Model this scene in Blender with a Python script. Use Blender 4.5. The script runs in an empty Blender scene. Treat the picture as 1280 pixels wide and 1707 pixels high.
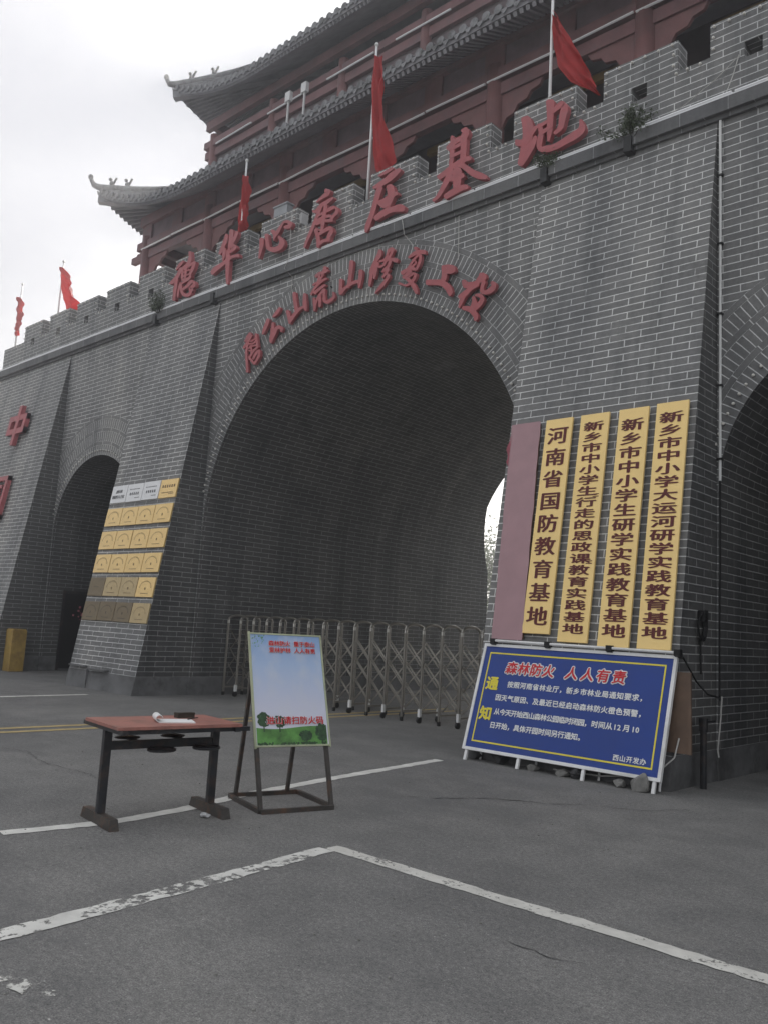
import bpy, bmesh, math, random
from mathutils import Vector, Matrix, noise
random.seed(7)
S = bpy.context.scene
COL = S.collection

# ------------------------------------------------------------------ camera
YAW, PITCH, ROLL, FPX = .7506, .1364, .0564, 1415.26
CAM_H = 1.5
cy, sy = math.cos(YAW), math.sin(YAW); cp, sp = math.cos(PITCH), math.sin(PITCH)
Fw = Vector((-sy * cp, cy * cp, sp)); Rt = Vector((cy, sy, 0)); Up = Rt.cross(Fw)
c_, s_ = math.cos(ROLL), math.sin(ROLL)
CX = c_ * Rt + s_ * Up; CU = -s_ * Rt + c_ * Up
cam_d = bpy.data.cameras.new('camera'); cam = bpy.data.objects.new('camera', cam_d); COL.objects.link(cam)
cam.matrix_world = Matrix(((CX.x, CU.x, -Fw.x, 0), (CX.y, CU.y, -Fw.y, 0), (CX.z, CU.z, -Fw.z, CAM_H), (0, 0, 0, 1)))
cam_d.sensor_fit = 'HORIZONTAL'; cam_d.sensor_width = 36; cam_d.lens = 36 * FPX / 1280
cam_d.clip_start = .05; cam_d.clip_end = 3000
S.camera = cam

# ------------------------------------------------------------------ sky, sun, exposure
SUN_EL, SUN_AZ = math.radians(35.5), math.radians(-41.0)      # azimuth from +Y, negative towards -X
W = bpy.data.worlds.new('World'); S.world = W; W.use_nodes = True
wn = W.node_tree; wn.nodes.clear()
sky = wn.nodes.new('ShaderNodeTexSky'); sky.sky_type = 'NISHITA'; sky.sun_disc = False
sky.sun_elevation = SUN_EL; sky.sun_rotation = SUN_AZ
sky.air_density = 1.3; sky.dust_density = 5.0; sky.ozone_density = 1.0; sky.altitude = 50
bg = wn.nodes.new('ShaderNodeBackground'); bg.inputs['Strength'].default_value = .15
wo = wn.nodes.new('ShaderNodeOutputWorld')
# thin high haze evens the sky out: bright near the sun, but not dozens of times brighter than overhead
def _vm(op, a, b):
    x = wn.nodes.new('ShaderNodeVectorMath'); x.operation = op
    for i, v in enumerate((a, b)):
        if isinstance(v, tuple): x.inputs[i].default_value = v
        else: wn.links.new(v, x.inputs[i])
    return x.outputs[0]
K_ = (1.24, 1.24, 1.24)
hs = wn.nodes.new('ShaderNodeHueSaturation'); hs.inputs['Saturation'].default_value = .42; wn.links.new(sky.outputs[0], hs.inputs['Color'])
soft = _vm('DIVIDE', _vm('MULTIPLY', hs.outputs[0], K_), _vm('ADD', hs.outputs[0], K_))
# added grey cloud bank dims the sky left of the sun, thinning out towards it
def _n(k, **kw):
    x = wn.nodes.new(k)
    for a, v in kw.items(): setattr(x, a, v)
    return x
tc = _n('ShaderNodeTexCoord'); BANK = Vector((-.82, .18, .545)).normalized()
dt = _n('ShaderNodeVectorMath', operation='DOT_PRODUCT'); wn.links.new(tc.outputs['Generated'], dt.inputs[0]); dt.inputs[1].default_value = BANK
nz = _n('ShaderNodeTexNoise'); nz.inputs['Scale'].default_value = 2.6; nz.inputs['Detail'].default_value = 5; nz.inputs['Roughness'].default_value = .5
mp = _n('ShaderNodeMapping'); mp.inputs['Scale'].default_value = (1, 1, 2.2); wn.links.new(tc.outputs['Generated'], mp.inputs[0]); wn.links.new(mp.outputs[0], nz.inputs['Vector'])
ma = _n('ShaderNodeMath', operation='MULTIPLY_ADD'); wn.links.new(nz.outputs[0], ma.inputs[0]); ma.inputs[1].default_value = .16; wn.links.new(dt.outputs['Value'], ma.inputs[2])
mr = _n('ShaderNodeMapRange', interpolation_type='SMOOTHSTEP'); wn.links.new(ma.outputs[0], mr.inputs[0]); mr.inputs[1].default_value = .945; mr.inputs[2].default_value = 1.075
mxc = _n('ShaderNodeMix', data_type='RGBA'); wn.links.new(mr.outputs[0], mxc.inputs[0]); mxc.inputs[6].default_value = (1, 1, 1, 1); mxc.inputs[7].default_value = (.43, .445, .50, 1)
wn.links.new(_vm('MULTIPLY', soft, mxc.outputs[2]), bg.inputs[0]); wn.links.new(bg.outputs[0], wo.inputs[0])
sun_d = bpy.data.lights.new('sun', 'SUN'); sun_d.energy = 1.0; sun_d.angle = math.radians(10); sun_d.color = (1, .95, .87)
sun = bpy.data.objects.new('sun', sun_d); COL.objects.link(sun)
sd = Vector((math.sin(SUN_AZ) * math.cos(SUN_EL), math.cos(SUN_AZ) * math.cos(SUN_EL), math.sin(SUN_EL)))
sun.rotation_euler = sd.to_track_quat('Z', 'Y').to_euler()
sun.location = sd * 200
S.view_settings.view_transform = 'Standard'; S.view_settings.look = 'None'
S.view_settings.exposure = 2.92; S.view_settings.gamma = 1
S.render.engine = 'CYCLES'
S.cycles.use_denoising = True
S.cycles.max_bounces = 8; S.cycles.diffuse_bounces = 5; S.cycles.transparent_max_bounces = 12

# ------------------------------------------------------------------ helpers
def tag(o, label=None, cat=None, group=None, kind=None):
    if label: o['label'] = label
    if cat: o['category'] = cat
    if group: o['group'] = group
    if kind: o['kind'] = kind
    return o

class MB:
    def __init__(s): s.v = []; s.f = []; s.uv = {}
    def add(s, vs, fs, uvs=None):
        n = len(s.v); s.v += [tuple(p) for p in vs]
        for i, f in enumerate(fs):
            s.f.append(tuple(n + k for k in f))
            if uvs: s.uv[len(s.f) - 1] = uvs[i]
    def quad(s, a, b, c, d, uv=None): s.add([a, b, c, d], [(0, 1, 2, 3)], [uv] if uv else None)
    def box(s, x0, x1, y0, y1, z0, z1):
        s.hexa([(x0, y0, z0), (x1, y0, z0), (x1, y1, z0), (x0, y1, z0), (x0, y0, z1), (x1, y0, z1), (x1, y1, z1), (x0, y1, z1)])
    def hexa(s, p): s.add(p, [(0, 3, 2, 1), (4, 5, 6, 7), (0, 1, 5, 4), (1, 2, 6, 5), (2, 3, 7, 6), (3, 0, 4, 7)])
    def bar(s, p0, p1, w, h, up=(0, 0, 1)):
        p0 = Vector(p0); p1 = Vector(p1); d = (p1 - p0).normalized(); u = Vector(up)
        if abs(d.dot(u)) > .98: u = Vector((1, 0, 0))
        a = d.cross(u).normalized() * w / 2; b = a.cross(d).normalized() * h / 2
        s.hexa([p0 - a - b, p0 + a - b, p1 + a - b, p1 - a - b, p0 - a + b, p0 + a + b, p1 + a + b, p1 - a + b])
    def cyl(s, p0, p1, r0, r1=None, n=10, caps=True):
        if r1 is None: r1 = r0
        s.tube([p0, p1], [r0, r1], n, caps)
    def tube(s, pts, r, n=6, caps=True):
        pts = [Vector(p) for p in pts]; m = len(pts)
        if not isinstance(r, (list, tuple)): r = [r] * m
        vs = []; prev = None
        for i, p in enumerate(pts):
            d = (pts[min(i + 1, m - 1)] - pts[max(i - 1, 0)]).normalized()
            a = prev if prev is not None else (Vector((0, 0, 1)) if abs(d.z) < .9 else Vector((1, 0, 0)))
            a = (a - d * a.dot(d)).normalized(); prev = a; b = d.cross(a)
            for k in range(n):
                t = 2 * math.pi * k / n; vs.append(p + (a * math.cos(t) + b * math.sin(t)) * r[i])
        fs = [(i * n + k, i * n + (k + 1) % n, (i + 1) * n + (k + 1) % n, (i + 1) * n + k) for i in range(m - 1) for k in range(n)]
        if caps: fs += [tuple(range(n - 1, -1, -1)), tuple((m - 1) * n + k for k in range(n))]
        s.add(vs, fs)
    def sphere(s, c, r, nu=8, nv=5, sc=(1, 1, 1)):
        vs = [(c[0], c[1], c[2] + r * sc[2])]
        for j in range(1, nv):
            t = math.pi * j / nv
            for i in range(nu):
                a = 2 * math.pi * i / nu
                vs.append((c[0] + r * sc[0] * math.sin(t) * math.cos(a), c[1] + r * sc[1] * math.sin(t) * math.sin(a), c[2] + r * sc[2] * math.cos(t)))
        vs.append((c[0], c[1], c[2] - r * sc[2])); e = len(vs) - 1
        fs = [(0, 1 + i, 1 + (i + 1) % nu) for i in range(nu)]
        for j in range(nv - 2):
            for i in range(nu):
                a = 1 + j * nu + i; b = 1 + j * nu + (i + 1) % nu; fs.append((a, a + nu, b + nu, b))
        k = 1 + (nv - 2) * nu
        fs += [(k + i, e, k + (i + 1) % nu) for i in range(nu)]
        s.add(vs, fs)
    def mesh(s, name, inv=None, boxuv=True, smooth=False):
        me = bpy.data.meshes.new(name)
        vs = [inv @ Vector(p) for p in s.v] if inv is not None else s.v
        me.from_pydata([tuple(p) for p in vs], [], s.f)
        ul = me.uv_layers.new(name='uv')
        for i, p in enumerate(me.polygons):
            u = s.uv.get(i)
            if u is None:
                vv = [Vector(s.v[k]) for k in s.f[i]]
                n = Vector((0, 0, 0))
                for k in range(1, len(vv) - 1): n += (vv[k] - vv[0]).cross(vv[k + 1] - vv[0])
                ax = max(range(3), key=lambda k: abs(n[k]))
                u = [((q.y, q.z - .35) if ax == 0 else (q.x, q.z - .35) if ax == 1 else (q.x, q.y)) for q in vv]
            for li, t in zip(p.loop_indices, u): ul.data[li].uv = t
            if smooth: p.use_smooth = True
        return me
    def build(s, name, m, parent=None, world=True, smooth=False, origin=None):
        inv = None; loc = None
        if parent is not None and world: inv = mw(parent).inverted()
        if parent is None:
            if origin is None:
                xs = list(zip(*s.v)); origin = ((min(xs[0]) + max(xs[0])) / 2, (min(xs[1]) + max(xs[1])) / 2, min(xs[2]))
            inv = Matrix.Translation(-Vector(origin)); loc = origin
        me = s.mesh(name, inv, smooth=smooth)
        me.materials.append(m)
        o = bpy.data.objects.new(name, me); COL.objects.link(o)
        if parent is not None: o.parent = parent
        if loc is not None: o.location = loc
        return o

def mw(o):
    m = Matrix.Translation(o.location) @ o.rotation_euler.to_matrix().to_4x4()
    return mw(o.parent) @ m if o.parent else m

def thing(name, label, cat, loc=(0, 0, 0), rotz=0, group=None):
    o = bpy.data.objects.new(name, None); COL.objects.link(o); o.empty_display_size = .2
    o.location = loc; o.rotation_euler = (0, 0, rotz)
    return tag(o, label, cat, group)

def children(o): return [c for c in bpy.data.objects if c.parent == o]
def copy_tree(o, parent=None, kids=None):
    c = o.copy(); COL.objects.link(c)
    if parent is not None: c.parent = parent
    for ch in children(o): copy_tree(ch, c)
    return c

# ------------------------------------------------------------------ materials
class NT:
    def __init__(s, name):
        s.m = bpy.data.materials.new(name); s.m.use_nodes = True; s.t = s.m.node_tree; s.t.nodes.clear()
        s.out = s.n('ShaderNodeOutputMaterial'); s.b = s.n('ShaderNodeBsdfPrincipled'); s.l(s.b.outputs[0], s.out.inputs[0])
    def n(s, k, **kw):
        x = s.t.nodes.new(k)
        for a, v in kw.items(): setattr(x, a, v)
        return x
    def l(s, a, b): s.t.links.new(a, b)
    def coord(s, kind='Object', scale=None):
        if kind == 'Object': o = s.n('ShaderNodeTexCoord').outputs['Object']
        if kind == 'UV':
            u = s.n('ShaderNodeUVMap'); u.uv_map = 'uv'; o = u.outputs[0]
        if kind == 'World':
            g = s.n('ShaderNodeNewGeometry'); o = g.outputs['Position']
        if scale:
            m = s.n('ShaderNodeMapping'); m.inputs['Scale'].default_value = scale; s.l(o, m.inputs[0]); o = m.outputs[0]
        return o
    def noise(s, scale, detail=4, rough=.55, vec=None):
        x = s.n('ShaderNodeTexNoise'); x.inputs['Scale'].default_value = scale; x.inputs['Detail'].default_value = detail; x.inputs['Roughness'].default_value = rough
        if vec is not None: s.l(vec, x.inputs['Vector'])
        return x.outputs[0]
    def ramp(s, fac, stops):
        r = s.n('ShaderNodeValToRGB'); e = r.color_ramp.elements
        while len(e) < len(stops): e.new(.5)
        for k, (p, c) in enumerate(stops):
            e[k].position = p; e[k].color = (*c, 1) if len(c) == 3 else c
        s.l(fac, r.inputs[0]); return r.outputs[0]
    def mix(s, fac, a, b, mode='MIX'):
        x = s.n('ShaderNodeMix', data_type='RGBA', blend_type=mode)
        for v, i in ((fac, 0), (a, 6), (b, 7)):
            if hasattr(v, 'is_linked') or hasattr(v, 'links'): s.l(v, x.inputs[i])
            else: x.inputs[i].default_value = v if i == 0 else (*v, 1)
        return x.outputs[2]
    def bump(s, h, strength=.3, dist=.01):
        b = s.n('ShaderNodeBump'); b.inputs['Strength'].default_value = strength; b.inputs['Distance'].default_value = dist
        s.l(h, b.inputs['Height']); s.l(b.outputs[0], s.b.inputs['Normal'])
    def set(s, **kw):
        for k, v in kw.items():
            k = {'rough': 'Roughness', 'metal': 'Metallic', 'spec': 'Specular IOR Level'}.get(k, k)
            s.b.inputs[k].default_value = v
        return s
    def base(s, c): s.l(c, s.b.inputs['Base Color'])

def plain(name, col, rough=.6, metal=0, var=.25, scale=3.0, bump=0, coord='Object', dirt=None, spec=.4):
    t = NT(name); v = t.coord(coord)
    a = tuple(x * (1 - var) for x in col); b = tuple(min(1, x * (1 + var)) for x in col)
    n1 = t.noise(scale, 6, .6, v); c = t.ramp(n1, [(.3, a), (.7, b)])
    if dirt:
        n2 = t.noise(scale * .6, 8, .7, v); k = t.ramp(n2, [(.5, (0, 0, 0)), (.68, (1, 1, 1))]); c = t.mix(k, c, dirt)
    t.base(c); t.set(rough=rough, metal=metal, spec=spec)
    r = t.ramp(n1, [(.3, (rough * .85,) * 3), (.7, (min(1, rough * 1.15),) * 3)]); t.l(r, t.b.inputs['Roughness'])
    if bump: t.bump(t.noise(scale * 8, 6, .6, v), bump, .01)
    return t.m

def brick(name, bw, rh, off, c1, c2, mortar, msize=.0062, stain=1.0):
    t = NT(name); uv = t.coord('UV'); w = t.coord('World')
    # slight hand laid waviness of the joints
    b = t.n('ShaderNodeTexBrick', offset=off, offset_frequency=2, squash=1, squash_frequency=2)
    nv = t.n('ShaderNodeTexNoise'); nv.inputs['Scale'].default_value = 2.2; t.l(uv, nv.inputs['Vector'])
    sb = t.n('ShaderNodeVectorMath', operation='SUBTRACT'); t.l(nv.outputs[1], sb.inputs[0]); sb.inputs[1].default_value = (.5, .5, .5)
    sc = t.n('ShaderNodeVectorMath', operation='SCALE'); sc.inputs[3].default_value = .010; t.l(sb.outputs[0], sc.inputs[0])
    ad = t.n('ShaderNodeVectorMath', operation='ADD'); t.l(uv, ad.inputs[0]); t.l(sc.outputs[0], ad.inputs[1])
    t.l(ad.outputs[0], b.inputs['Vector'])
    b.inputs['Scale'].default_value = 1; b.inputs['Brick Width'].default_value = bw; b.inputs['Row Height'].default_value = rh
    b.inputs['Mortar Size'].default_value = msize; b.inputs['Mortar Smooth'].default_value = .15; b.inputs['Bias'].default_value = -.1
    b.inputs['Color1'].default_value = (*c1, 1); b.inputs['Color2'].default_value = (*c2, 1); b.inputs['Mortar'].default_value = (*mortar, 1)
    col = b.outputs['Color']
    # missing / dirty mortar
    mk = t.ramp(t.noise(1.7, 8, .75, w), [(.56, (0, 0, 0)), (.68, (1, 1, 1))])
    mm = t.n('ShaderNodeMath', operation='MULTIPLY'); t.l(mk, mm.inputs[0]); t.l(b.outputs['Fac'], mm.inputs[1])
    col = t.mix(mm.outputs[0], col, tuple(x * 1.15 for x in c1))
    # weather streaks and blotches
    st = t.ramp(t.noise(.55, 7, .62, t.coord('World', (1.6, 1.6, .45))), [(.3, (.72, .73, .75)), (.55, (1, 1, 1)), (.75, (1.22, 1.2, 1.16))])
    col = t.mix(stain, col, st, 'MULTIPLY')
    sk = t.ramp(t.noise(1.0, 6, .65, t.coord('World', (2.6, 2.6, .16))), [(.34, (.66, .67, .68)), (.5, (1, 1, 1)), (.72, (1.10, 1.09, 1.07))])
    col = t.mix(stain * .8, col, sk, 'MULTIPLY')
    ef = t.ramp(t.noise(.7, 9, .74, w), [(.60, (0, 0, 0)), (.74, (.55, .55, .55))]); col = t.mix(ef, col, (.30, .30, .295))
    fine = t.ramp(t.noise(22, 5, .7, w), [(.25, (.8, .8, .8)), (.75, (1.15, 1.15, 1.15))])
    col = t.mix(.8, col, fine, 'MULTIPLY')
    dk = t.ramp(t.noise(.9, 10, .72, w), [(.60, (0, 0, 0)), (.72, (1, 1, 1))])
    col = t.mix(t.mix(.5, (0, 0, 0), dk), col, (.085, .085, .082))
    t.base(col); t.set(rough=.78, spec=.3)
    inv = t.n('ShaderNodeMath', operation='SUBTRACT'); inv.inputs[0].default_value = 1; t.l(b.outputs['Fac'], inv.inputs[1])
    t.bump(inv.outputs[0], .35, .006)
    return t.m

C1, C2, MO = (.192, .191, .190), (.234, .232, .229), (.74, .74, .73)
ROW = .0965
M = {}
M['brick'] = brick('grey_brick', .425, ROW, .5, C1, C2, MO)
M['soldier'] = brick('soldier_brick', .27, ROW, 0, C1, C2, MO)
M['vault'] = brick('shaded_grey_brick', .425, ROW, .5, (.088, .088, .088), (.116, .116, .114), (.40, .40, .395), .0054)  # same grey brick darkened: shade of vault and flanks put into the colour
M['slab'] = brick('ledge_slab', .62, .4, .5, (.14, .14, .145), (.18, .18, .18), (.4, .4, .4), .005)
M['cement'] = plain('cement_render', (.15, .15, .153), .85, var=.3, scale=2.2, bump=.25, dirt=(.06, .06, .06))
M['red_paint'] = plain('faded_red_paint', (.40, .105, .115), .55, var=.16, scale=4, bump=.05, dirt=(.33, .11, .12))
M['bulb'] = plain('bulb_glass', (.62, .60, .56), .25, var=.1)
M['bright_steel'] = plain('bright_steel', (.62, .61, .58), .3, .9, var=.1)
M['steel'] = plain('stainless_steel', (.31, .293, .265), .33, .75, var=.1, scale=5)
M['dark_steel'] = plain('painted_black_steel', (.022, .023, .027), .45, .0, var=.4, scale=12, bump=.05, dirt=(.075, .05, .04))
M['rust'] = plain('rusty_steel', (.060, .054, .050), .6, .2, var=.35, scale=14, bump=.12, dirt=(.13, .075, .05))
M['white_metal'] = plain('white_metal', (.78, .78, .78), .35, var=.05, dirt=(.6, .6, .58))
M['tube_white'] = plain('light_tube_plastic', (.82, .82, .84), .2, var=.04)
M['conduit'] = plain('conduit_plastic', (.72, .72, .71), .5, var=.12)
M['black'] = plain('black_plastic', (.012, .012, .013), .5, var=.3)
M['column'] = plain('dull_red_column', (.20, .095, .095), .6, var=.25, scale=2, dirt=(.15, .09, .095))
M['beam'] = plain('red_beam', (.19, .095, .10), .6, var=.3, scale=2.5, dirt=(.15, .11, .12))
M['soffit'] = plain('dark_soffit', (.26, .255, .275), .85, var=.2, scale=3)
M['frieze'] = plain('faded_frieze', (.17, .125, .14), .7, var=.3, scale=3)
M['hall'] = plain('dark_hall_wood', (.115, .09, .096), .75, var=.3, scale=2)
M['tile'] = plain('grey_roof_tile', (.22, .22, .23), .8, var=.35, scale=6, bump=.1, dirt=(.05, .05, .045))
M['flag_red'] = None
M['yellow'] = plain('yellow_paint', (.40, .265, .075), .55, var=.2, scale=5, dirt=(.22, .13, .05))
M['gold_board'] = plain('gold_lacquer_board', (.93, .67, .275), .33, .15, var=.06, scale=1.5, dirt=(.88, .61, .235))
M['brass'] = plain('brass_plate', (.74, .52, .22), .32, .5, var=.12, scale=2.5, dirt=(.60, .42, .18))
M['brass_dull'] = plain('dull_brass_plate', (.47, .36, .19), .4, .4, var=.2, scale=2.5, dirt=(.19, .155, .10))
M['brass_dark'] = plain('tarnished_brass_plate', (.20, .155, .095), .55, .3, var=.22, scale=3, dirt=(.13, .11, .08))
M['silver'] = plain('silver_plate', (.70, .70, .71), .35, .2, var=.06, scale=3)
M['board_text'] = plain('dark_red_letters', (.115, .016, .016), .5, var=.15)
M['plate_text'] = plain('plate_print', (.20, .13, .07), .6, var=.2)
M['plate_text_grey'] = plain('grey_plate_print', (.10, .10, .11), .6, var=.2)
M['mauve'] = plain('mauve_cloth', (.42, .265, .285), .8, var=.10, scale=2.5, bump=.06)
M['crimson_cloth'] = plain('crimson_cloth', (.36, .10, .13), .85, var=.2)
M['blue_print'] = plain('blue_print', (.013, .046, .25), .42, var=.08, scale=2)
M['print_white'] = plain('white_print', (.80, .80, .80), .5, var=.03)
M['print_yellow'] = plain('yellow_print', (.78, .66, .06), .5, var=.05)
M['print_red'] = plain('red_print', (.60, .018, .03), .5, var=.05)
M['print_dark'] = plain('dark_print', (.05, .05, .06), .5, var=.1)
M['pale_yellow'] = plain('pale_yellow_board', (.62, .58, .22), .5, var=.08)
M['brown_ply'] = plain('brown_ply', (.13, .085, .06), .7, var=.25, scale=6)
M['wood_top'] = plain('worn_red_laminate', (.36, .155, .125), .5, var=.22, scale=5, bump=.08, dirt=(.24, .12, .10))
M['paper'] = plain('paper', (.80, .80, .80), .8, var=.03)
M['dark_box'] = plain('dark_cardboard', (.045, .038, .03), .6, var=.3)
M['rock'] = plain('rubble_stone', (.22, .215, .205), .9, var=.35, scale=7, bump=.5, dirt=(.11, .11, .105))
M['rock_dark'] = plain('dark_rubble', (.055, .055, .057), .9, var=.35, scale=7, bump=.5)
M['leaf'] = plain('dusty_leaf', (.060, .085, .040), .6, var=.4, scale=9)
M['leaf_tree'] = plain('tree_leaf', (.060, .105, .030), .55, var=.5, scale=5)
M['leaf'] = plain('dusty_leaf', (.075, .095, .055), .7, var=.4, scale=9)
M['bark'] = plain('bark', (.09, .07, .055), .9, var=.3, scale=8, bump=.4)
M['stem'] = plain('weed_stem', (.055, .05, .04), .9, var=.3)
M['rope'] = plain('pale_rope', (.48, .47, .45), .9, var=.15)
M['tape'] = plain('litter_foil', (.45, .45, .46), .4, var=.4, scale=20)

t = NT('red_flag_cloth'); v = t.coord('Object')
t.base(t.ramp(t.noise(2.5, 3, .5, v), [(.3, (.60, .055, .058)), (.7, (.72, .080, .080))])); t.set(rough=.75)
tr = t.n('ShaderNodeBsdfTranslucent'); tr.inputs[0].default_value = (.60, .075, .075, 1)
mx = t.n('ShaderNodeMixShader'); mx.inputs[0].default_value = .58
t.l(t.b.outputs[0], mx.inputs[1]); t.l(tr.outputs[0], mx.inputs[2]); t.l(mx.outputs[0], t.out.inputs[0]); M['flag_red'] = t.m

def asphalt():
    t = NT('worn_asphalt'); w = t.coord('World')
    big = t.ramp(t.noise(.35, 6, .6, w), [(.3, (.150, .149, .149)), (.7, (.212, .208, .203))])
    mid = t.ramp(t.noise(1.8, 8, .7, w), [(.3, (.80, .80, .80)), (.7, (1.18, 1.17, 1.15))])
    c = t.mix(1, big, mid, 'MULTIPLY')
    gr = t.ramp(t.noise(34, 6, .8, w), [(.34, (.62, .62, .63)), (.5, (1, 1, 1)), (.66, (1.42, 1.41, 1.39))])
    c = t.mix(.9, c, gr, 'MULTIPLY')
    fine = t.ramp(t.noise(120, 3, .75, w), [(.32, (.45, .45, .45)), (.5, (1, 1, 1)), (.70, (1.7, 1.7, 1.68))])
    c = t.mix(.9, c, fine, 'MULTIPLY')
    for sc_, lo, hi, gs, g0, colr in ((24, .07, .11, 17, .58, (.50, .49, .47)), (38, .08, .14, 23, .50, (.055, .055, .057)), (60, .10, .17, 29, .52, (.42, .41, .40))):
        vo = t.n('ShaderNodeTexVoronoi'); vo.inputs['Scale'].default_value = sc_; t.l(w, vo.inputs['Vector'])
        sp_ = t.ramp(vo.outputs['Distance'], [(lo, (1, 1, 1)), (hi, (0, 0, 0))])
        gate_ = t.ramp(t.noise(gs, 2, .5, w), [(g0, (0, 0, 0)), (g0 + .06, (1, 1, 1))])
        c = t.mix(t.mix(1, sp_, gate_, 'MULTIPLY'), c, colr)
    # broad worn / oily patches
    pt = t.ramp(t.noise(.22, 9, .72, t.coord('World', (1, 1.8, 1))), [(.52, (0, 0, 0)), (.60, (1, 1, 1))])
    c = t.mix(t.mix(.45, (0, 0, 0), pt), c, (.115, .115, .117))
    du = t.ramp(t.noise(.8, 8, .7, w), [(.58, (0, 0, 0)), (.75, (1, 1, 1))])
    c = t.mix(t.mix(.35, (0, 0, 0), du), c, (.25, .24, .22))
    t.base(c); t.set(rough=.88, spec=.25)
    h = t.mix(.5, t.noise(70, 4, .7, w), t.noise(160, 2, .6, w))
    t.bump(h, .55, .008)
    return t.m
M['asphalt'] = asphalt()

def road_paint(name, col, wear, scale=14):
    t = NT(name); w = t.coord('World')
    c = t.ramp(t.noise(6, 6, .6, w), [(.3, tuple(x * .72 for x in col)), (.7, col)])
    t.base(c); t.set(rough=.8, spec=.25)
    a = t.mix(.45, t.noise(scale, 8, .72, w), t.noise(scale * .16, 4, .6, w))
    k = t.ramp(a, [(wear - .02, (0, 0, 0)), (wear + .02, (1, 1, 1))])
    tr = t.n('ShaderNodeBsdfTransparent'); mx = t.n('ShaderNodeMixShader')
    t.l(k, mx.inputs[0]); t.l(tr.outputs[0], mx.inputs[1]); t.l(t.b.outputs[0], mx.inputs[2]); t.l(mx.outputs[0], t.out.inputs[0])
    return t.m
M['paint_line'] = road_paint('white_road_paint', (.74, .73, .69), .35)
M['paint_worn'] = road_paint('worn_white_road_paint', (.74, .73, .69), .45, 16)
M['paint_mid'] = road_paint('rubbed_white_road_paint', (.68, .665, .62), .43, 40)
M['paint_yellow'] = road_paint('yellow_road_paint', (.52, .40, .19), .36)
M['crack'] = plain('crack_dirt', (.06, .06, .06), .95)

def poster_mat():
    t = NT('poster_print'); uv = t.coord('UV')
    sx = t.n('ShaderNodeSeparateXYZ'); t.l(uv, sx.inputs[0])
    c = t.ramp(sx.outputs[1], [(.0, (.70, .68, .74)), (.35, (.60, .62, .76)), (.72, (.40, .52, .74)), (1, (.24, .38, .64))])
    cl = t.ramp(t.noise(5, 5, .5, uv), [(.45, (0, 0, 0)), (.7, (.5, .5, .5))]); c = t.mix(cl, c, (.62, .64, .72))
    t.base(c); t.set(rough=.4); return t.m
M['poster'] = poster_mat()
M['poster_grass'] = plain('printed_grass', (.10, .26, .06), .45, var=.5, scale=9)
M['poster_tree'] = plain('printed_foliage', (.03, .075, .03), .45, var=.6, scale=30)
M['poster_leaf'] = plain('printed_leaf', (.12, .32, .06), .45, var=.3, scale=20)

# ------------------------------------------------------------------ lettering
_cc = {}
def char_mesh(ch):
    if ch in _cc: return _cc[ch]
    cu = bpy.data.curves.new('tmp_text', 'FONT'); cu.body = ch; cu.resolution_u = 2
    o = bpy.data.objects.new('tmp_text', cu); COL.objects.link(o)
    dg = bpy.context.evaluated_depsgraph_get(); e = o.evaluated_get(dg); me = e.to_mesh()
    vs = [(v.co.x, v.co.y) for v in me.vertices]; fs = [tuple(p.vertices) for p in me.polygons]
    e.to_mesh_clear(); bpy.data.objects.remove(o); bpy.data.curves.remove(cu)
    _cc[ch] = (vs, fs); return _cc[ch]
_em = [None]
def em():
    if _em[0] is None:
        vs, _ = char_mesh('国'); xs = [p[0] for p in vs]; ys = [p[1] for p in vs]
        _em[0] = ((min(xs) + max(xs)) / 2, (min(ys) + max(ys)) / 2, max(xs) - min(xs), max(ys) - min(ys))
    return _em[0]
def letter(mb, ch, pt, cx, cyy, wx, wy, smear=((0, 0),), shear=0, d0=0.0):
    """one character centred at (cx, cyy) in the (u, v) of pt(u, v, depth), wx by wy metres"""
    vs, fs = char_mesh(ch); ex, ey, ew, eh = em(); wide = ch.isascii()
    if wide: xs = [p[0] for p in vs]; ex = (min(xs) + max(xs)) / 2
    for k, (sx, sy) in enumerate(smear):
        P = []
        for x, y in vs:
            a = (x - ex) / ew; b = (y - ey) / eh
            P.append(pt(cx + (a + shear * b) * wx + sx, cyy + b * wy + sy, d0 + k * .0004))
        mb.add(P, fs)
def boldx(d, n=2): return [(d * (i / n), 0) for i in range(-n, n + 1)]
def bold8(d): return [(d * math.cos(k * math.pi / 4), d * math.sin(k * math.pi / 4)) for k in range(8)]

# ------------------------------------------------------------------ ground
YB, YW, ZC = 8.69, 9.93, 8.10          # buttress foot, wall face, underside of the ledge
def by(z): return YB + (YW - YB) * z / ZC
g = MB(); n = 24
R_ = 300
g.quad((-R_, -R_, 0), (R_, -R_, 0), (R_, R_, 0), (-R_, R_, 0))
tag(g.build('ground', M['asphalt'], origin=(0, 0, 0)), kind='structure')

def strip(name, pts, w, m, z=.004, seg=.07, jit=.009):
    P = [Vector((x, y, z)) for x, y in pts]; Q = []
    for a, b in zip(P, P[1:]):
        k = max(1, int((b - a).length / seg))
        Q += [a.lerp(b, i / k) for i in range(k)]
    Q.append(P[-1]); mb = MB(); L = []
    for i, p in enumerate(Q):
        d = (Q[min(i + 1, len(Q) - 1)] - Q[max(i - 1, 0)]).normalized(); nn = Vector((-d.y, d.x, 0))
        L.append((p + nn * (w / 2 + random.uniform(-jit, jit)), p - nn * (w / 2 + random.uniform(-jit, jit))))
    for (a, b), (c, d) in zip(L, L[1:]): mb.quad(b, d, c, a)
    return tag(mb.build(name, m), kind='structure')
strip('road_marking', [(-8.4, 1.42), (-5.83, 2.68), (-5.72, 3.45), (-5.80, 4.10), (-5.98, 4.75), (-6.18, 6.0), (-6.44, 8.10)][1:], .13, M['paint_line'])
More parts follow.
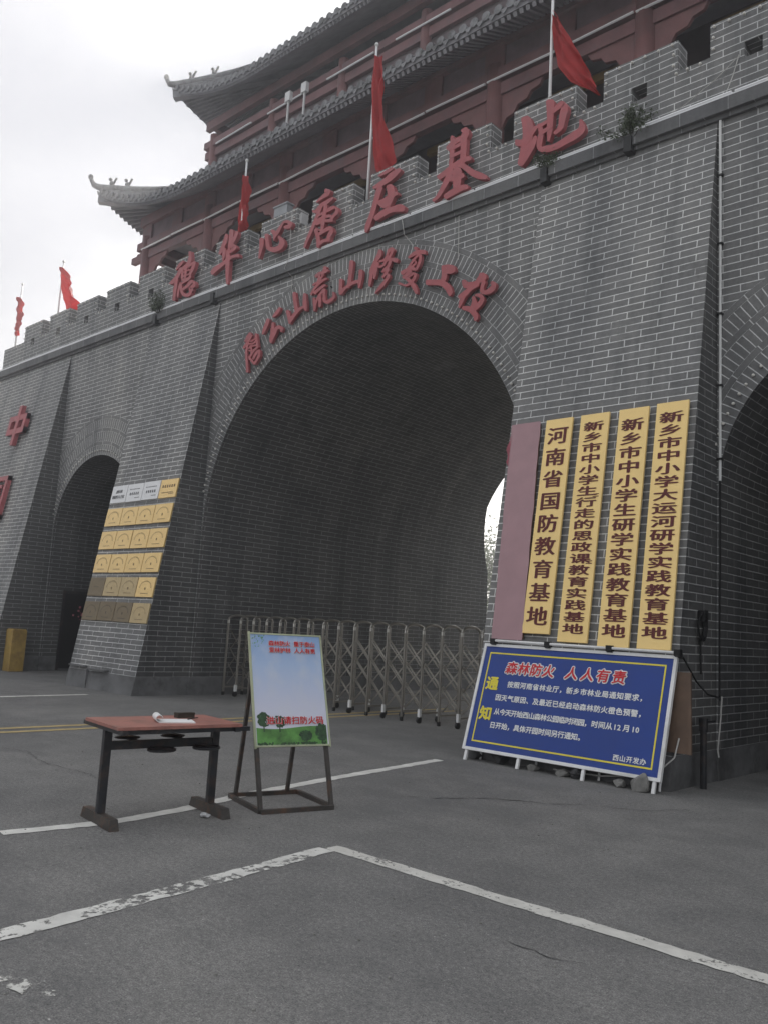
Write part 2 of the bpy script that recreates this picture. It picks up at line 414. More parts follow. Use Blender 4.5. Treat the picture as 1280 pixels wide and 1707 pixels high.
strip('road_marking', [(-4.02, .6), (-4.04, 1.9), (-4.16, 3.2), (-4.28, 4.205)], .14, M['paint_worn'])
strip('road_marking', [(-4.30, 4.275), (-2.85, 4.29), (-1.45, 4.31), (.6, 4.36)], .125, M['paint_mid'])
strip('road_marking', [(-4.1, 1.60), (-3.72, 1.72), (-3.36, 1.78), (-2.9, 1.72)], .12, road_paint('mostly_gone_road_paint', (.66, .65, .61), .54, 12))
for dx in (0, .34):
    strip('road_marking', [(-11.5 + dx, 2.2), (-10.78 + dx, 4.75), (-10.75 + dx, 6.5), (-10.65 + dx, 9.2), (-10.6 + dx, 13.5)], .13, M['paint_yellow'])
strip('road_marking', [(-14.9, 4.4), (-14.58, 6.42), (-14.66, 8.05)], .13, M['paint_line'])
def crack(pts, w):
    P = [Vector((x, y, .003)) for x, y in pts]; Q = []
    for a, b in zip(P, P[1:]):
        k = max(2, int((b - a).length / .05)); nn = Vector((-(b - a).y, (b - a).x, 0)).normalized()
        Q += [a.lerp(b, i / k) + nn * random.gauss(0, .014) for i in range(k)]
    Q.append(P[-1]); mb = MB(); n = len(Q)
    L = []
    for i, p in enumerate(Q):
        d = (Q[min(i + 1, n - 1)] - Q[max(i - 1, 0)]).normalized(); nn = Vector((-d.y, d.x, 0)); ww = w * random.choice([.1, .3, .5, .7, .9]) * math.sin(math.pi * (i + .6) / (n + .4)) ** .5
        L.append((p + nn * ww / 2, p - nn * ww / 2))
    for (a, b), (c, d) in zip(L, L[1:]): mb.quad(b, d, c, a)
    tag(mb.build('crack', M['crack']), kind='structure')
crack([(-9.6, 4.1), (-9.0, 4.3), (-8.2, 4.15), (-7.5, 4.22), (-6.9, 4.1)], .016)
crack([(-5.3, 6.0), (-5.0, 6.25), (-4.75, 6.7), (-4.3, 6.95), (-4.0, 7.3)], .026)
crack([(-4.0, 7.3), (-3.6, 7.5), (-3.3, 8.1)], .014)
crack([(-2.5, 3.75), (-2.3, 3.72), (-2.1, 3.80)], .012)
pb = MB()
for i in range(420):
    x = random.uniform(-9, .5); y = random.uniform(1.6, 8.2); r = random.choice([.003, .004, .005, .006, .009])
    pb.sphere((x, y, r * .4), r, 5, 3, (1, random.uniform(.6, 1.2), .7))
tag(pb.build('loose_grit', plain('grit', (.22, .215, .2), .9, var=.5, scale=20)), kind='stuff')

# ------------------------------------------------------------------ the gate wall
wall = thing('gate_wall', 'grey brick fortress gate with white joints, three arches and a battlement', 'gateway', (-10.345, 9.93, 0))
XL, XR = -24.9, 4.2
YE = 19.7
BUT = [(-24.9, -20.62), (-16.76, -14.23), (-6.46, -3.89), (-.03, 4.2)]
ARCH = [(-18.69, 1.91, 3.32, 18.5), (-10.345, 3.86, 3.22, YE), (-1.96, 1.91, 3.32, 18.5)]
PAN = [(-20.62, -16.76), (-14.23, -6.46), (-3.89, -.03)]
wf = MB()
for (x0, x1), (xc, r, zs, ye) in zip(PAN, ARCH):
    N_ = 48
    xs = [xc - r * math.cos(math.pi * i / N_) for i in range(N_ + 1)]
    wf.quad((x0, YW, 0), (xs[0], YW, 0), (xs[0], YW, 8.12), (x0, YW, 8.12))
    wf.quad((xs[-1], YW, 0), (x1, YW, 0), (x1, YW, 8.12), (xs[-1], YW, 8.12))
    for i in range(N_):
        a, b = xs[i], xs[i + 1]
        za = zs + r * math.sin(math.pi * i / N_); zb = zs + r * math.sin(math.pi * (i + 1) / N_)
        wf.quad((a, YW, za), (b, YW, zb), (b, YW, 8.12), (a, YW, 8.12))
wf.build('wall_face', M['brick'], wall)
bk = MB()
RB = 3.86 * 1.22
bk.quad((XR, YE, 0), (-10.345 + RB, YE, 0), (-10.345 + RB, YE, 8.3), (XR, YE, 8.3)); bk.quad((-10.345 - RB, YE, 0), (XL, YE, 0), (XL, YE, 8.3), (-10.345 - RB, YE, 8.3))
for i in range(24):
    xc, r, zs, _ = ARCH[1]; r = RB
    a0, a1 = math.pi * i / 24, math.pi * (i + 1) / 24
    bk.quad((xc - r * math.cos(a1), YE, zs + r * math.sin(a1)), (xc - r * math.cos(a0), YE, zs + r * math.sin(a0)), (xc - r * math.cos(a0), YE, 8.3), (xc - r * math.cos(a1), YE, 8.3))
bk.quad((XL, YE, 0), (XL, YW - .3, 0), (XL, YW, 8.3), (XL, YE, 8.3)); bk.quad((XR, YW, 0), (XR, YE, 0), (XR, YE, 8.3), (XR, YW, 8.3))
bk.build('rear_wall', M['brick'], wall)
dk = MB(); dk.quad((XL, YW, 8.28), (XR, YW, 8.28), (XR, YE, 8.28), (XL, YE, 8.28)); dk.build('roof_deck', plain('pale_deck_paving', (.36, .35, .34), .9, scale=.8), wall)
def far_y(z): return 19.75 - .82 * min(1, max(0, (z - 3.0) / 2.0))
for (xc, r, zs, ye) in ARCH:
    sp2 = MB(); vb = MB(); N_ = 40; prof = [(xc - r, .35)]
    prof += [(xc - r, zs)] + [(xc - r * math.cos(math.pi * i / N_), zs + r * math.sin(math.pi * i / N_)) for i in range(1, N_)] + [(xc + r, zs), (xc + r, .35)]
    s = 0.
    for (xa, za), (xb, zb) in zip(prof, prof[1:]):
        d = math.hypot(xb - xa, zb - za); s2 = s + d
        ya, yb_ = (ye, ye) if ye < YE else (far_y(za), far_y(zb))
        vb.quad((xa, YW, za), (xa, ya, za), (xb, yb_, zb), (xb, YW, zb), [(YW, s), (ya, s), (yb_, s2), (YW, s2)])
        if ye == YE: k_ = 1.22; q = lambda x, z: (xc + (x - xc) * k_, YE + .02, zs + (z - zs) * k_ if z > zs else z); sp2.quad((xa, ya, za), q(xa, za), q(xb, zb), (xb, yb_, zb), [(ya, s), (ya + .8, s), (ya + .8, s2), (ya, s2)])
        s = s2
    if ye < YE: vb.quad((xc - r, ye, 0), (xc + r, ye, 0), (xc + r, ye, zs + r), (xc - r, ye, zs + r))
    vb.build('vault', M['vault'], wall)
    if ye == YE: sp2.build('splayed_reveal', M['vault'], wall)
    for a, b in ((xc - r - .1, xc - r + .006), (xc + r - .006, xc + r + .1)):
        pl = MB(); pl.box(a, b, YW - .01, ye, 0, .35); pl.build('plinth', M['cement'], wall)
for i, (x0, x1) in enumerate(BUT):
    b = MB(); zt = 8.12
    A = (x0, by(.35), .35); B = (x1, by(.35), .35); C = (x1, by(zt), zt); D = (x0, by(zt), zt)
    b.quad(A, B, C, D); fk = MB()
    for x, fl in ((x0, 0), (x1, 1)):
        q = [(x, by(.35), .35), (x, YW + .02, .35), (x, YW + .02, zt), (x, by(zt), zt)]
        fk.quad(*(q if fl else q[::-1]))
    bo = b.build('buttress', M['brick'], wall)
    fk.build('buttress_flank', M['vault'], bo)  # flank takes the darkened brick copy, its shade painted in
    p = MB(); e = .006
    p.hexa([(x0 - e, by(0) - e, 0), (x1 + e, by(0) - e, 0), (x1 + e, YW + .02, 0), (x0 - e, YW + .02, 0),
            (x0 - e, by(.35) - e, .35), (x1 + e, by(.35) - e, .35), (x1 + e, YW + .02, .35), (x0 - e, YW + .02, .35)])
    p.build('plinth', M['cement'], bo)
# arch rings, laid in alternating upright and flat courses
for (xc, r, zs, ye), k in zip(ARCH, (1, .9, 1)):
    bands = [(.27, 's'), (.09, 't'), (.27, 's'), (.09, 't'), (.25, 's'), (.085, 't')] if r > 3 else [(.25, 's'), (.085, 't'), (.24, 's'), (.085, 't'), (.22, 's'), (.08, 't')]
    ro = r
    ring = {'s': MB(), 't': MB()}; N_ = 64; rim = MB()
    for wdt, kd in bands:
        for i in range(N_):
            a0, a1 = math.pi * i / N_, math.pi * (i + 1) / N_
            rr = (ro, ro + wdt); yy = YW - .009 - (.004 if kd == 't' else 0)
            P = [(xc - q * math.cos(a), yy, min(zs + q * math.sin(a), 8.13)) for a, q in ((a0, rr[0]), (a1, rr[0]), (a1, rr[1]), (a0, rr[1]))]
            rm = ro + wdt / 2; u0, u1 = a0 * rm, a1 * rm
            if kd == 's': uv = [(.003, u0), (.003, u1), (.267, u1), (.267, u0)]
            else: uv = [(u0, .004), (u1, .004), (u1, ROW - .004), (u0, ROW - .004)]
            ring[kd].quad(P[0], P[1], P[2], P[3], uv)
        ro += wdt
    for rad in (r, ro):
        for i in range(N_):
            a0, a1 = math.pi * i / N_, math.pi * (i + 1) / N_
            P = [(xc - rad * math.cos(a), y, min(zs + rad * math.sin(a), 8.13)) for a, y in ((a0, YW - .013), (a1, YW - .013), (a1, YW + .01), (a0, YW + .01))]
            ring['t'].quad(*P, [(a0 * rad, .02), (a1 * rad, .02), (a1 * rad, .06), (a0 * rad, .06)])
    rg = ring['s'].build('arch_ring', M['soldier'], wall)
    ring['t'].build('stretcher_course', M['brick'], rg)
# ledge
cn = MB(); cn.box(XL - .12, XR, YW - .11, YW + .3, 8.12, 8.30)
cn.box(XL - .10, XR, YW - .05, YW + .3, 8.06, 8.12)
cn.build('ledge', M['slab'], wall)
# battlement as a grid of solid cells, with loopholes
MER = [-5.5 - 1.51 * k for k in range(-6, 13)]
xs = {XL, XR}; holes = []
for k, a in zip(range(-6, 13), MER):
    xs |= {a, a + 1.08}
    if k <= 0 or k >= 8: holes.append(a + .54); xs |= {a + .43, a + .65}
xs = sorted(x for x in xs if XL <= x <= XR)
zl = [8.30, 8.80, 9.0, 9.02, 9.45]; zl = [8.30, 8.81, 9.0, 9.03, 9.45]
def solid(i, j):
    if i < 0 or i >= len(xs) - 1 or j < 0 or j >= 4: return False
    x = (xs[i] + xs[i + 1]) / 2; z = (zl[j] + zl[j + 1]) / 2
    if j in (1, 2) and any(abs(x - h) < .11 for h in holes): return False
    if z < 9.0: return True
    return any(a < x < a + 1.08 for a in MER)
pp_ = MB(); y0, y1 = YW, YW + .29
for i in range(len(xs) - 1):
    for j in range(4):
        if not solid(i, j): continue
        a, b, c, d = xs[i], xs[i + 1], zl[j], zl[j + 1]
        pp_.quad((a, y0, c), (b, y0, c), (b, y0, d), (a, y0, d)); pp_.quad((b, y1, c), (a, y1, c), (a, y1, d), (b, y1, d))
        if not solid(i - 1, j): pp_.quad((a, y1, c), (a, y0, c), (a, y0, d), (a, y1, d))
        if not solid(i + 1, j): pp_.quad((b, y0, c), (b, y1, c), (b, y1, d), (b, y0, d))
        if not solid(i, j + 1): pp_.quad((a, y0, d), (b, y0, d), (b, y1, d), (a, y1, d))
        if not solid(i, j - 1): pp_.quad((a, y1, c), (b, y1, c), (b, y0, c), (a, y0, c))
pp_.build('battlement', M['brick'], wall)
for x in (-5.05, -6.36, -14.37, -16.55):
    dsp = MB(); dsp.box(x - .055, x + .055, YW - .15, YW + .02, 8.02, 8.24); dsp.build('drain_spout', M['black'], wall)
ls = MB()
ls.box(-16.65, -16.05, by(.42) - .10, by(.42) + .05, .41, .435); ls.box(-15.85, -15.2, by(.42) - .12, by(.42) + .05, .375, .40)
ls.box(-15.97, -15.93, by(.1) - .03, by(.1) + .02, .0, .38)
ls.build('broken_ledge', M['cement'], wall)

# bulbs: one string per merlon and one per arch, every bulb a part
bm_ = MB(); bm_.sphere((0, 0, 0), .021, 8, 5); bm_.cyl((0, .015, 0), (0, .035, 0), .012, n=6, caps=False)
bulb_me = bm_.mesh('bulb', smooth=True); bulb_me.materials.append(M['bulb'])
def bulb_string(pts, origin, label, group):
    t = thing('bulb_string', label, 'light string', origin, 0, group)
    for p in pts:
        o = bpy.data.objects.new('bulb', bulb_me); COL.objects.link(o); o.parent = t; o.location = Vector(p) - Vector(origin)
        o.rotation_euler = (random.uniform(-.3, .3), 0, random.uniform(-.3, .3))
for k, a in zip(range(-6, 13), MER):
    if k < -1: continue
    y = YW - .030; P = []
    for q in (.12, .29, .44): P.append((a - q, y, 8.95))
    for z in (9.08, 9.24): P.append((a + .05, y, z)); P.append((a + 1.03, y, z))
    P += [(a + .06 + .19 * q, y, 9.39) for q in range(6)]
    bulb_string(P, (a + .54, YW, 9.0), 'small bulbs edging one tooth of the brick battlement', 'bulbs edging the battlement')
for (xc, r, zs, ye), lab in zip(ARCH, ('row of small bulbs round the small arch beside the brass plaques', 'row of small bulbs round the big middle arch', 'row of small bulbs round the small arch right of the gold boards')):
    N_ = int(math.pi * (r + .11) / .127); N_ = min(N_, 98)
    bulb_string([(xc - (r + .11) * math.cos(math.pi * (i + .5) / N_), YW - .035, zs + (r + .11) * math.sin(math.pi * (i + .5) / N_)) for i in range(N_)], (xc, YW, zs), lab, 'bulbs round the arches')
# light tubes lying on the ledge
tm = MB(); tm.tube([(-.64, 0, 0), (.64, 0, 0)], .021, 8); tm.box(-.66, .66, -.012, .012, -.035, -.012)
tub = tm.mesh('light_tube'); tub.materials.append(M['tube_white'])
x = XL + .7
while x < XR:
    if abs(x + 4.7) > .2:
        o = bpy.data.objects.new('light_tube', tub); COL.objects.link(o); o.location = (x, YW - .095, 8.338 + random.uniform(-.008, .008)); o.rotation_euler = (0, random.uniform(-.004, .004), 0)
        tag(o, 'thin white light tube lying along the ledge under the battlement', 'light tube', 'light tubes on the ledge')
    x += 1.325

# ------------------------------------------------------------------ raised red characters
GLYPHS={'de':(-15.57,8.34,[[[-32,931,28,886],[-186,882,-91,816],[-266,785,-233,764]],[[-122,780,-3,717],[-237,646,-112,571],[-421,552,-315,467],[-489,520,-470,495]],[[-225,627,-124,590],[-263,462,-156,421],[-294,282,-244,262]],[[-234,525,-132,490],[-269,314,-154,277],[-284,97,-169,62]],[[190,1067,288,1044],[213,956,324,921],[183,867,314,803],[116,809,210,732],[-33,763,7,723]],[[105,666,54,714],[311,714,263,762],[461,712,390,793]],[[406,781,513,734],[349,662,467,606],[274,536,367,489]],[[-27,718,61,694],[-16,526,85,499]],[[41,614,16,647],[316,614,289,651]],[[54,521,30,558],[318,513,294,549]],[[133,737,207,712],[119,508,194,484]],[[55,428,32,476],[296,382,228,471],[402,440,348,486]],[[39,357,-4,414],[146,364,105,412],[287,380,244,428]],[[-39,414,47,378],[-84,269,-9,242],[-90,109,-27,89]],[[-19,393,55,378],[21,218,115,210],[137,75,202,117],[358,0,306,87],[485,65,377,104],[395,205,337,209]],[[128,197,78,243],[328,228,246,296],[453,291,383,370],[489,284,569,293],[473,240,587,166],[399,234,426,186]],[[465,170,514,156],[463,107,511,92]]]),'hua':(-14.01,8.3,[[[-75,1138,30,1097],[-106,1057,35,991],[-169,931,-44,864],[-246,785,-158,738]],[[-98,834,7,797],[-112,711,6,667],[-95,581,-56,566]],[[76,1180,218,1134],[83,1035,225,985],[72,887,201,837],[76,755,154,725]],[[275,1098,387,1045],[240,1008,348,948],[143,910,249,845]],[[134,787,122,878],[247,752,265,841],[267,780,379,728],[181,737,257,669],[118,704,151,668]],[[460,577,486,484],[343,588,379,518],[133,593,195,523],[-121,529,-32,442],[-348,499,-225,387],[-460,431,-330,348],[-429,361,-376,341]],[[38,759,115,742],[31,666,173,628],[40,505,182,464],[74,255,189,224],[124,19,200,0]]]),'xin':(-12.47,8.59,[[[-433,416,-300,378],[-418,298,-286,253],[-420,176,-325,137],[-426,26,-379,6]],[[-280,454,-163,429],[-233,299,-129,280],[-180,141,-81,163],[17,23,11,124],[239,0,151,109],[353,76,199,155],[319,189,196,190],[195,303,140,294]],[[-96,476,-38,505],[67,320,73,426],[178,385,86,449],[242,479,181,522],[323,539,264,583]],[[0,423,136,355],[-2,322,67,292],[21,256,45,249]],[[284,548,280,580],[397,497,417,557],[433,468,546,460],[425,465,498,373],[306,468,330,409]]]),'tang':(-11.14,8.34,[[[69,1056,98,1126],[128,1032,235,1041],[101,1048,186,959],[10,1021,74,946],[-146,948,-116,915]],[[-219,753,-224,800],[-92,708,-154,784],[50,788,-18,861],[191,798,127,881],[329,850,289,899]],[[-25,848,57,800],[-123,666,-40,618],[-194,535,-111,488],[-284,380,-202,332],[-363,248,-289,207],[-405,126,-352,99]],[[-77,620,-108,671],[114,619,75,678],[302,637,252,712],[396,640,360,706]],[[391,644,472,624],[405,581,493,527],[309,518,379,461],[252,448,307,407]],[[-82,502,-122,552],[99,532,66,591],[301,496,279,561]],[[-70,451,-102,502],[102,451,77,517],[356,393,345,448]],[[98,790,193,747],[70,647,165,606],[40,468,146,423],[43,343,86,295],[-82,414,-95,374]],[[-132,367,-40,358],[-57,183,48,164],[-32,24,54,0]],[[54,221,4,287],[216,245,166,319],[309,244,317,323],[297,243,400,199],[236,162,336,108],[227,77,320,38]],[[56,20,0,84],[167,53,129,118],[302,27,285,91]]]),'zhuang':(-9.51,8.28,[[[108,1036,143,984],[-32,1022,13,953],[-198,988,-175,953]],[[-277,761,-308,813],[-142,747,-204,842],[25,765,-59,874],[205,815,104,939],[325,883,266,957]],[[-203,773,-74,700],[-240,658,-120,593],[-292,487,-181,428],[-357,299,-247,238],[-435,145,-325,84],[-443,31,-382,0]],[[14,702,167,681],[50,582,229,523],[47,458,174,391],[8,333,114,273]],[[-145,434,-171,510],[0,407,-56,500],[155,450,94,542],[296,466,260,533]],[[-158,436,-134,469],[-16,319,-27,415],[141,332,87,424]],[[-147,138,-224,236],[29,171,-52,296],[205,181,160,289],[377,137,354,279],[443,121,463,210]]]),'ji':(-7.91,8.32,[[[-21,1092,97,1115],[10,1061,155,1006],[3,1016,89,903],[-153,1008,-86,912],[-297,934,-206,834]],[[-220,1078,-156,1053],[-226,903,-130,865],[-221,725,-135,689],[-227,569,-153,536]],[[-4,1033,111,986],[-3,822,112,775],[-4,647,111,600],[2,541,96,501]],[[-159,818,-192,877],[26,838,-7,897]],[[-163,686,-194,745],[43,700,12,759]],[[-239,473,-283,540],[-28,506,-82,592],[88,523,46,610],[215,512,184,597]],[[-381,388,-450,483],[-224,432,-294,526],[-113,481,-160,568],[6,458,13,542],[109,372,164,434],[234,243,293,320],[399,132,435,224],[530,85,544,138]],[[-230,505,-119,431],[-286,393,-176,316],[-362,259,-274,192],[-448,137,-386,79],[-530,90,-491,44]],[[-122,463,46,395],[-131,343,47,274],[-110,160,26,109]],[[-206,291,-231,358],[-61,256,-105,371],[97,258,66,344]],[[-224,0,-286,94],[-77,22,-145,135],[75,43,29,147],[187,38,161,122]]]),'di':(-6.27,8.41,[[[-511,754,-355,730],[-481,606,-287,546],[-473,427,-301,339],[-507,251,-360,161],[-543,65,-438,0]],[[-579,352,-583,461],[-412,295,-487,421],[-294,414,-380,508],[-220,493,-269,551]],[[-268,388,-209,343],[-340,289,-254,216],[-454,196,-343,94],[-532,95,-428,2]],[[-228,546,-136,528],[-188,404,-104,372],[-219,266,-124,224],[-187,137,-129,170],[-55,54,-72,164],[120,36,79,139],[287,58,229,168],[472,86,393,213],[579,170,477,241],[529,338,481,350]],[[-80,863,66,803],[-57,643,57,595],[-48,411,44,370],[-37,235,4,215]],[[-184,475,-220,537],[-23,512,-52,564]],[[61,621,19,681],[218,673,181,767],[186,668,297,623],[152,522,261,457],[139,393,222,324],[69,325,116,270]],[[-115,354,-155,415],[46,406,8,467]]]),'atang':(-12.96,6.31,[[[-91,809,-26,768],[-171,750,-96,706],[-230,663,-184,638]],[[-58,758,19,717],[-119,691,-34,646],[-183,613,-100,565],[-261,539,-203,502]],[[-130,569,-79,552],[-169,446,-92,427],[-151,305,-75,293],[-113,164,-46,155],[-90,11,-15,0]],[[95,739,161,730],[121,626,194,618],[160,507,233,499]],[[14,592,-22,630],[127,623,87,652],[171,693,124,715]],[[-96,562,-101,600],[63,532,42,572],[166,563,127,600]],[[-47,461,-76,494],[83,488,66,522],[226,455,221,498]],[[-37,521,19,520],[10,435,59,430],[14,329,81,317]],[[-48,419,-46,445],[98,376,77,416],[220,414,172,454],[261,448,221,477]],[[21,262,-45,300],[90,330,32,365],[163,391,106,426]],[[-21,251,33,272],[71,171,124,192],[144,110,195,132]],[[155,215,93,245],[244,321,171,363],[239,358,297,388],[255,285,337,261],[208,210,275,175],[140,137,199,105]]]),'gong':(-12.37,6.77,[[[176,675,233,642],[106,626,195,568],[43,577,113,523],[1,536,37,506]],[[-166,512,-72,472],[-207,428,-105,382],[-262,322,-168,279],[-275,250,-220,226]],[[5,409,61,395],[-16,315,88,288],[-15,211,80,184],[-36,84,84,53],[-1,12,47,0]],[[56,23,-34,67],[143,134,39,186],[199,231,115,292],[253,223,244,303],[275,226,352,231],[273,184,336,164]]]),'shan':(-11.71,7.05,[[[-107,592,-19,576],[-87,466,13,451],[-47,341,52,329],[-17,246,83,228],[-3,174,71,154]],[[-267,267,-177,265],[-224,180,-134,177],[-188,84,-82,71],[-161,14,-93,0]],[[-83,17,-166,69],[-3,89,-90,147],[93,165,20,225],[191,212,148,264],[262,210,232,268]],[[204,498,277,481],[201,403,300,381],[213,284,324,265],[267,168,331,160]]]),'huang':(-10.97,7.14,[[[-39,809,55,763],[-52,743,17,706],[-89,678,-28,643]],[[58,744,98,690],[-48,730,-13,668],[-162,738,-123,683],[-254,700,-200,649]],[[-167,718,-102,699],[-167,634,-102,611],[-186,563,-131,522],[-254,561,-222,518],[-302,540,-267,505]],[[54,582,84,539],[-52,569,-11,522],[-163,526,-114,481],[-257,471,-201,431],[-342,368,-290,336]],[[-39,671,2,641],[-91,626,-48,598],[-142,572,-82,536]],[[-188,321,-251,383],[-77,370,-132,427],[64,417,17,469]],[[-262,256,-189,245],[-245,162,-155,146],[-223,69,-158,53],[-210,9,-177,0]],[[-157,64,-212,89],[-117,185,-164,209],[-56,250,-112,288],[45,332,-9,372]],[[-118,292,-37,276],[-100,188,-19,169],[-80,59,-31,47]],[[-3,369,69,351],[13,245,76,232],[32,128,109,135],[147,61,125,127],[271,83,213,145],[342,141,273,169],[291,250,260,253]]]),'shanb':(-10.3,7.3,[[[-28,576,70,544],[-31,467,67,434],[-36,301,49,273],[-53,164,39,132],[-41,102,11,83]],[[-262,293,-175,269],[-259,186,-172,164],[-256,81,-156,53],[-241,21,-188,3]],[[-168,0,-237,57],[-73,73,-125,125],[78,112,36,172],[196,116,170,181],[262,101,257,158]],[[221,338,316,311],[223,236,319,205],[214,121,297,93],[228,31,272,17]]]),'xiu':(-9.51,7.11,[[[-129,784,-51,754],[-149,724,-48,667],[-211,640,-126,585],[-278,537,-198,488],[-321,433,-281,409]],[[-276,517,-198,485],[-293,413,-221,385],[-316,257,-244,230],[-307,188,-271,175]],[[-143,568,-102,547],[-202,473,-125,438],[-217,394,-139,364],[-207,302,-164,288]],[[108,696,92,737],[181,671,170,753],[224,660,238,712]],[[84,723,145,691],[57,635,102,607],[-2,586,33,542],[-95,587,-82,553]],[[167,706,227,674],[135,629,190,590],[55,589,114,534]],[[-76,445,-98,480],[42,456,2,498],[106,521,65,570],[191,504,186,563],[281,455,304,525],[321,443,348,483]],[[-122,553,-79,539],[-127,485,-77,469]],[[136,529,203,495],[105,448,166,404],[28,411,85,355],[-14,372,22,336]],[[123,383,170,347],[64,332,115,290],[-4,279,41,241]],[[106,282,174,272],[114,252,186,213],[57,192,116,147],[-12,145,56,88],[-92,73,-47,35],[-140,19,-117,0]]]),'fu':(-8.85,6.9,[[[19,789,30,829],[74,755,88,809]],[[-77,658,-103,693],[40,672,-4,741],[136,678,116,753],[263,637,263,708]],[[125,686,160,649],[32,639,70,604],[-47,565,-5,533],[-108,494,-58,459]],[[144,658,198,639],[134,556,195,528],[92,463,142,430],[55,424,89,395]],[[35,582,73,583],[58,544,97,522],[-13,504,24,468]],[[-184,396,-239,470],[-96,426,-136,489],[-13,429,-28,503],[73,401,83,447]],[[-41,443,7,389],[-137,404,-84,344],[-199,372,-156,323]],[[-38,310,-66,343],[53,340,29,386],[60,344,121,335],[34,285,89,247],[-35,231,2,188],[-116,214,-107,174],[-192,252,-203,223],[-263,291,-277,252]],[[-144,316,-98,350],[-64,240,-3,273],[16,142,94,165],[68,62,149,69],[110,1,156,0]]]),'gong2':(-8.24,6.7,[[[25,490,30,550],[131,428,149,533],[208,390,272,479],[250,374,307,395]],[[17,498,115,481],[28,401,140,367],[18,336,111,281],[-19,288,56,230]],[[73,408,89,483],[193,366,194,426],[272,367,261,409]],[[-272,294,-278,388],[-121,257,-122,349],[12,213,49,299],[110,130,208,179],[161,51,265,52],[192,11,240,0]]]),'cheng':(-7.5,6.18,[[[26,739,129,713],[15,706,147,609],[-26,667,31,590]],[[49,696,154,706],[85,642,169,650]],[[-300,701,-236,709],[-255,585,-202,668],[-85,544,-113,646],[37,572,-29,645],[67,649,3,689]],[[3,592,31,541],[-144,575,-95,507],[-266,524,-199,437],[-356,486,-318,425]],[[-300,481,-210,431],[-331,386,-263,350],[-345,295,-310,278]],[[97,606,162,569],[65,531,133,504],[74,424,132,455],[209,368,180,448],[333,405,253,479],[356,501,269,507],[285,562,247,526]],[[-22,392,-19,430],[52,356,92,403],[70,327,149,299],[20,282,92,215],[-69,242,3,160]],[[-83,394,-25,385],[-83,305,9,272],[-117,233,-41,189]],[[-260,232,-251,288],[-144,176,-106,247],[-79,115,-2,155],[-35,57,53,57],[-29,22,28,0]]])}
def cr(P, k=4):
    if len(P) < 3: return [[a + (b - a) * i / k for a, b in zip(P[0], P[1])] for i in range(k)] + [P[-1]]
    out = []
    for i in range(len(P) - 1):
        p0 = P[max(i - 1, 0)]; p1 = P[i]; p2 = P[i + 1]; p3 = P[min(i + 2, len(P) - 1)]
        for j in range(k):
            t = j / k
            out.append([.5 * (2 * b + (c - a) * t + (2 * a - 5 * b + 4 * c - d) * t * t + (3 * b - a - 3 * c + d) * t ** 3) for a, b, c, d in zip(p0, p1, p2, p3)])
    return out + [P[-1]]
def glyph(key, yf, th, label, group):
    cx, cz, strokes = GLYPHS[key]; mb = MB()
    for si, st in enumerate(strokes):
        rows = cr([[v / 1000 for v in r] for r in st]); y = yf - si * .0015
        fr = [((r[0] + cx, y, r[1] + cz), (r[2] + cx, y, r[3] + cz)) for r in rows]
        def cap(a, b, dirv):
            a = Vector(a); b = Vector(b); m = (a + b) / 2; h = (a - b) / 2
            d = Vector(dirv).normalized() * h.length * .45
            return m + h * .6 + d, m - h * .6 + d
        m0 = (Vector(fr[0][0]) + Vector(fr[0][1])) / 2; m1 = (Vector(fr[1][0]) + Vector(fr[1][1])) / 2
        m8 = (Vector(fr[-2][0]) + Vector(fr[-2][1])) / 2; m9 = (Vector(fr[-1][0]) + Vector(fr[-1][1])) / 2
        fr = [cap(*fr[0], m0 - m1)] + fr + [cap(*fr[-1], m9 - m8)]
        n = len(fr); vs = []
        for a, b in fr: vs += [Vector(a), Vector(b), Vector(a) + Vector((0, th, 0)), Vector(b) + Vector((0, th, 0))]
        fs = []
        for i in range(n - 1):
            q = i * 4; w = q + 4
            fs += [(q, w, w + 1, q + 1), (q + 2, q + 3, w + 3, w + 2), (q, q + 2, w + 2, w), (q + 1, w + 1, w + 3, q + 3)]
        fs += [(0, 1, 3, 2), (n * 4 - 4, n * 4 - 2, n * 4 - 1, n * 4 - 3)]
        mb.add(vs, fs)
    zs = [v[2] for v in mb.v]; xs_ = [v[0] for v in mb.v]; xm = (min(xs_) + max(xs_)) / 2; zm = (min(zs) + max(zs)) / 2
    o = mb.build('raised_character', M['red_paint'], origin=(cx, yf, cz))
    tag(o, label, 'wall lettering', group)
    b = MB()
    for dx in (-.12, .14): b.cyl((xm + dx, yf + th * .6, zm), (xm + dx, YW + .02, zm), .012, n=6)
    b.build('fixing_rod', M['dark_steel'], o)
TOPG, ARG = 'red characters across the battlement', 'red characters round the big arch'
for k, ch, tail in (('de', '德', 'leftmost of seven'), ('hua', '华', 'below the narrow pennant'), ('xin', '心', 'third of seven'),
                    ('tang', '唐', 'fourth of seven'), ('zhuang', '庄', 'below the tallest flag pole'), ('ji', '基', 'sixth of seven'), ('di', '地', 'rightmost of seven')):
    glyph(k, 9.78, .085, 'faded red brush character %s on the battlement, %s' % (ch, tail), TOPG)
for k, ch, tail in (('atang', '唐', 'lowest left of the arch row'), ('gong', '公', 'second from the left of the arch row'), ('shan', '山', 'left of the tall 荒 of the arch row'), ('huang', '荒', 'fourth of the arch row'),
                    ('shanb', '山', 'right of the tall 荒 of the arch row'), ('xiu', '修', 'near the top of the arch'), ('fu', '复', 'right of 修 near the top of the arch'), ('gong2', '工', 'second from the right of the arch row'), ('cheng', '程', 'lowest right of the arch row')):
    glyph(k, 9.825, .06, 'faded red brush character %s on the arch ring, %s' % (ch, tail), ARG)
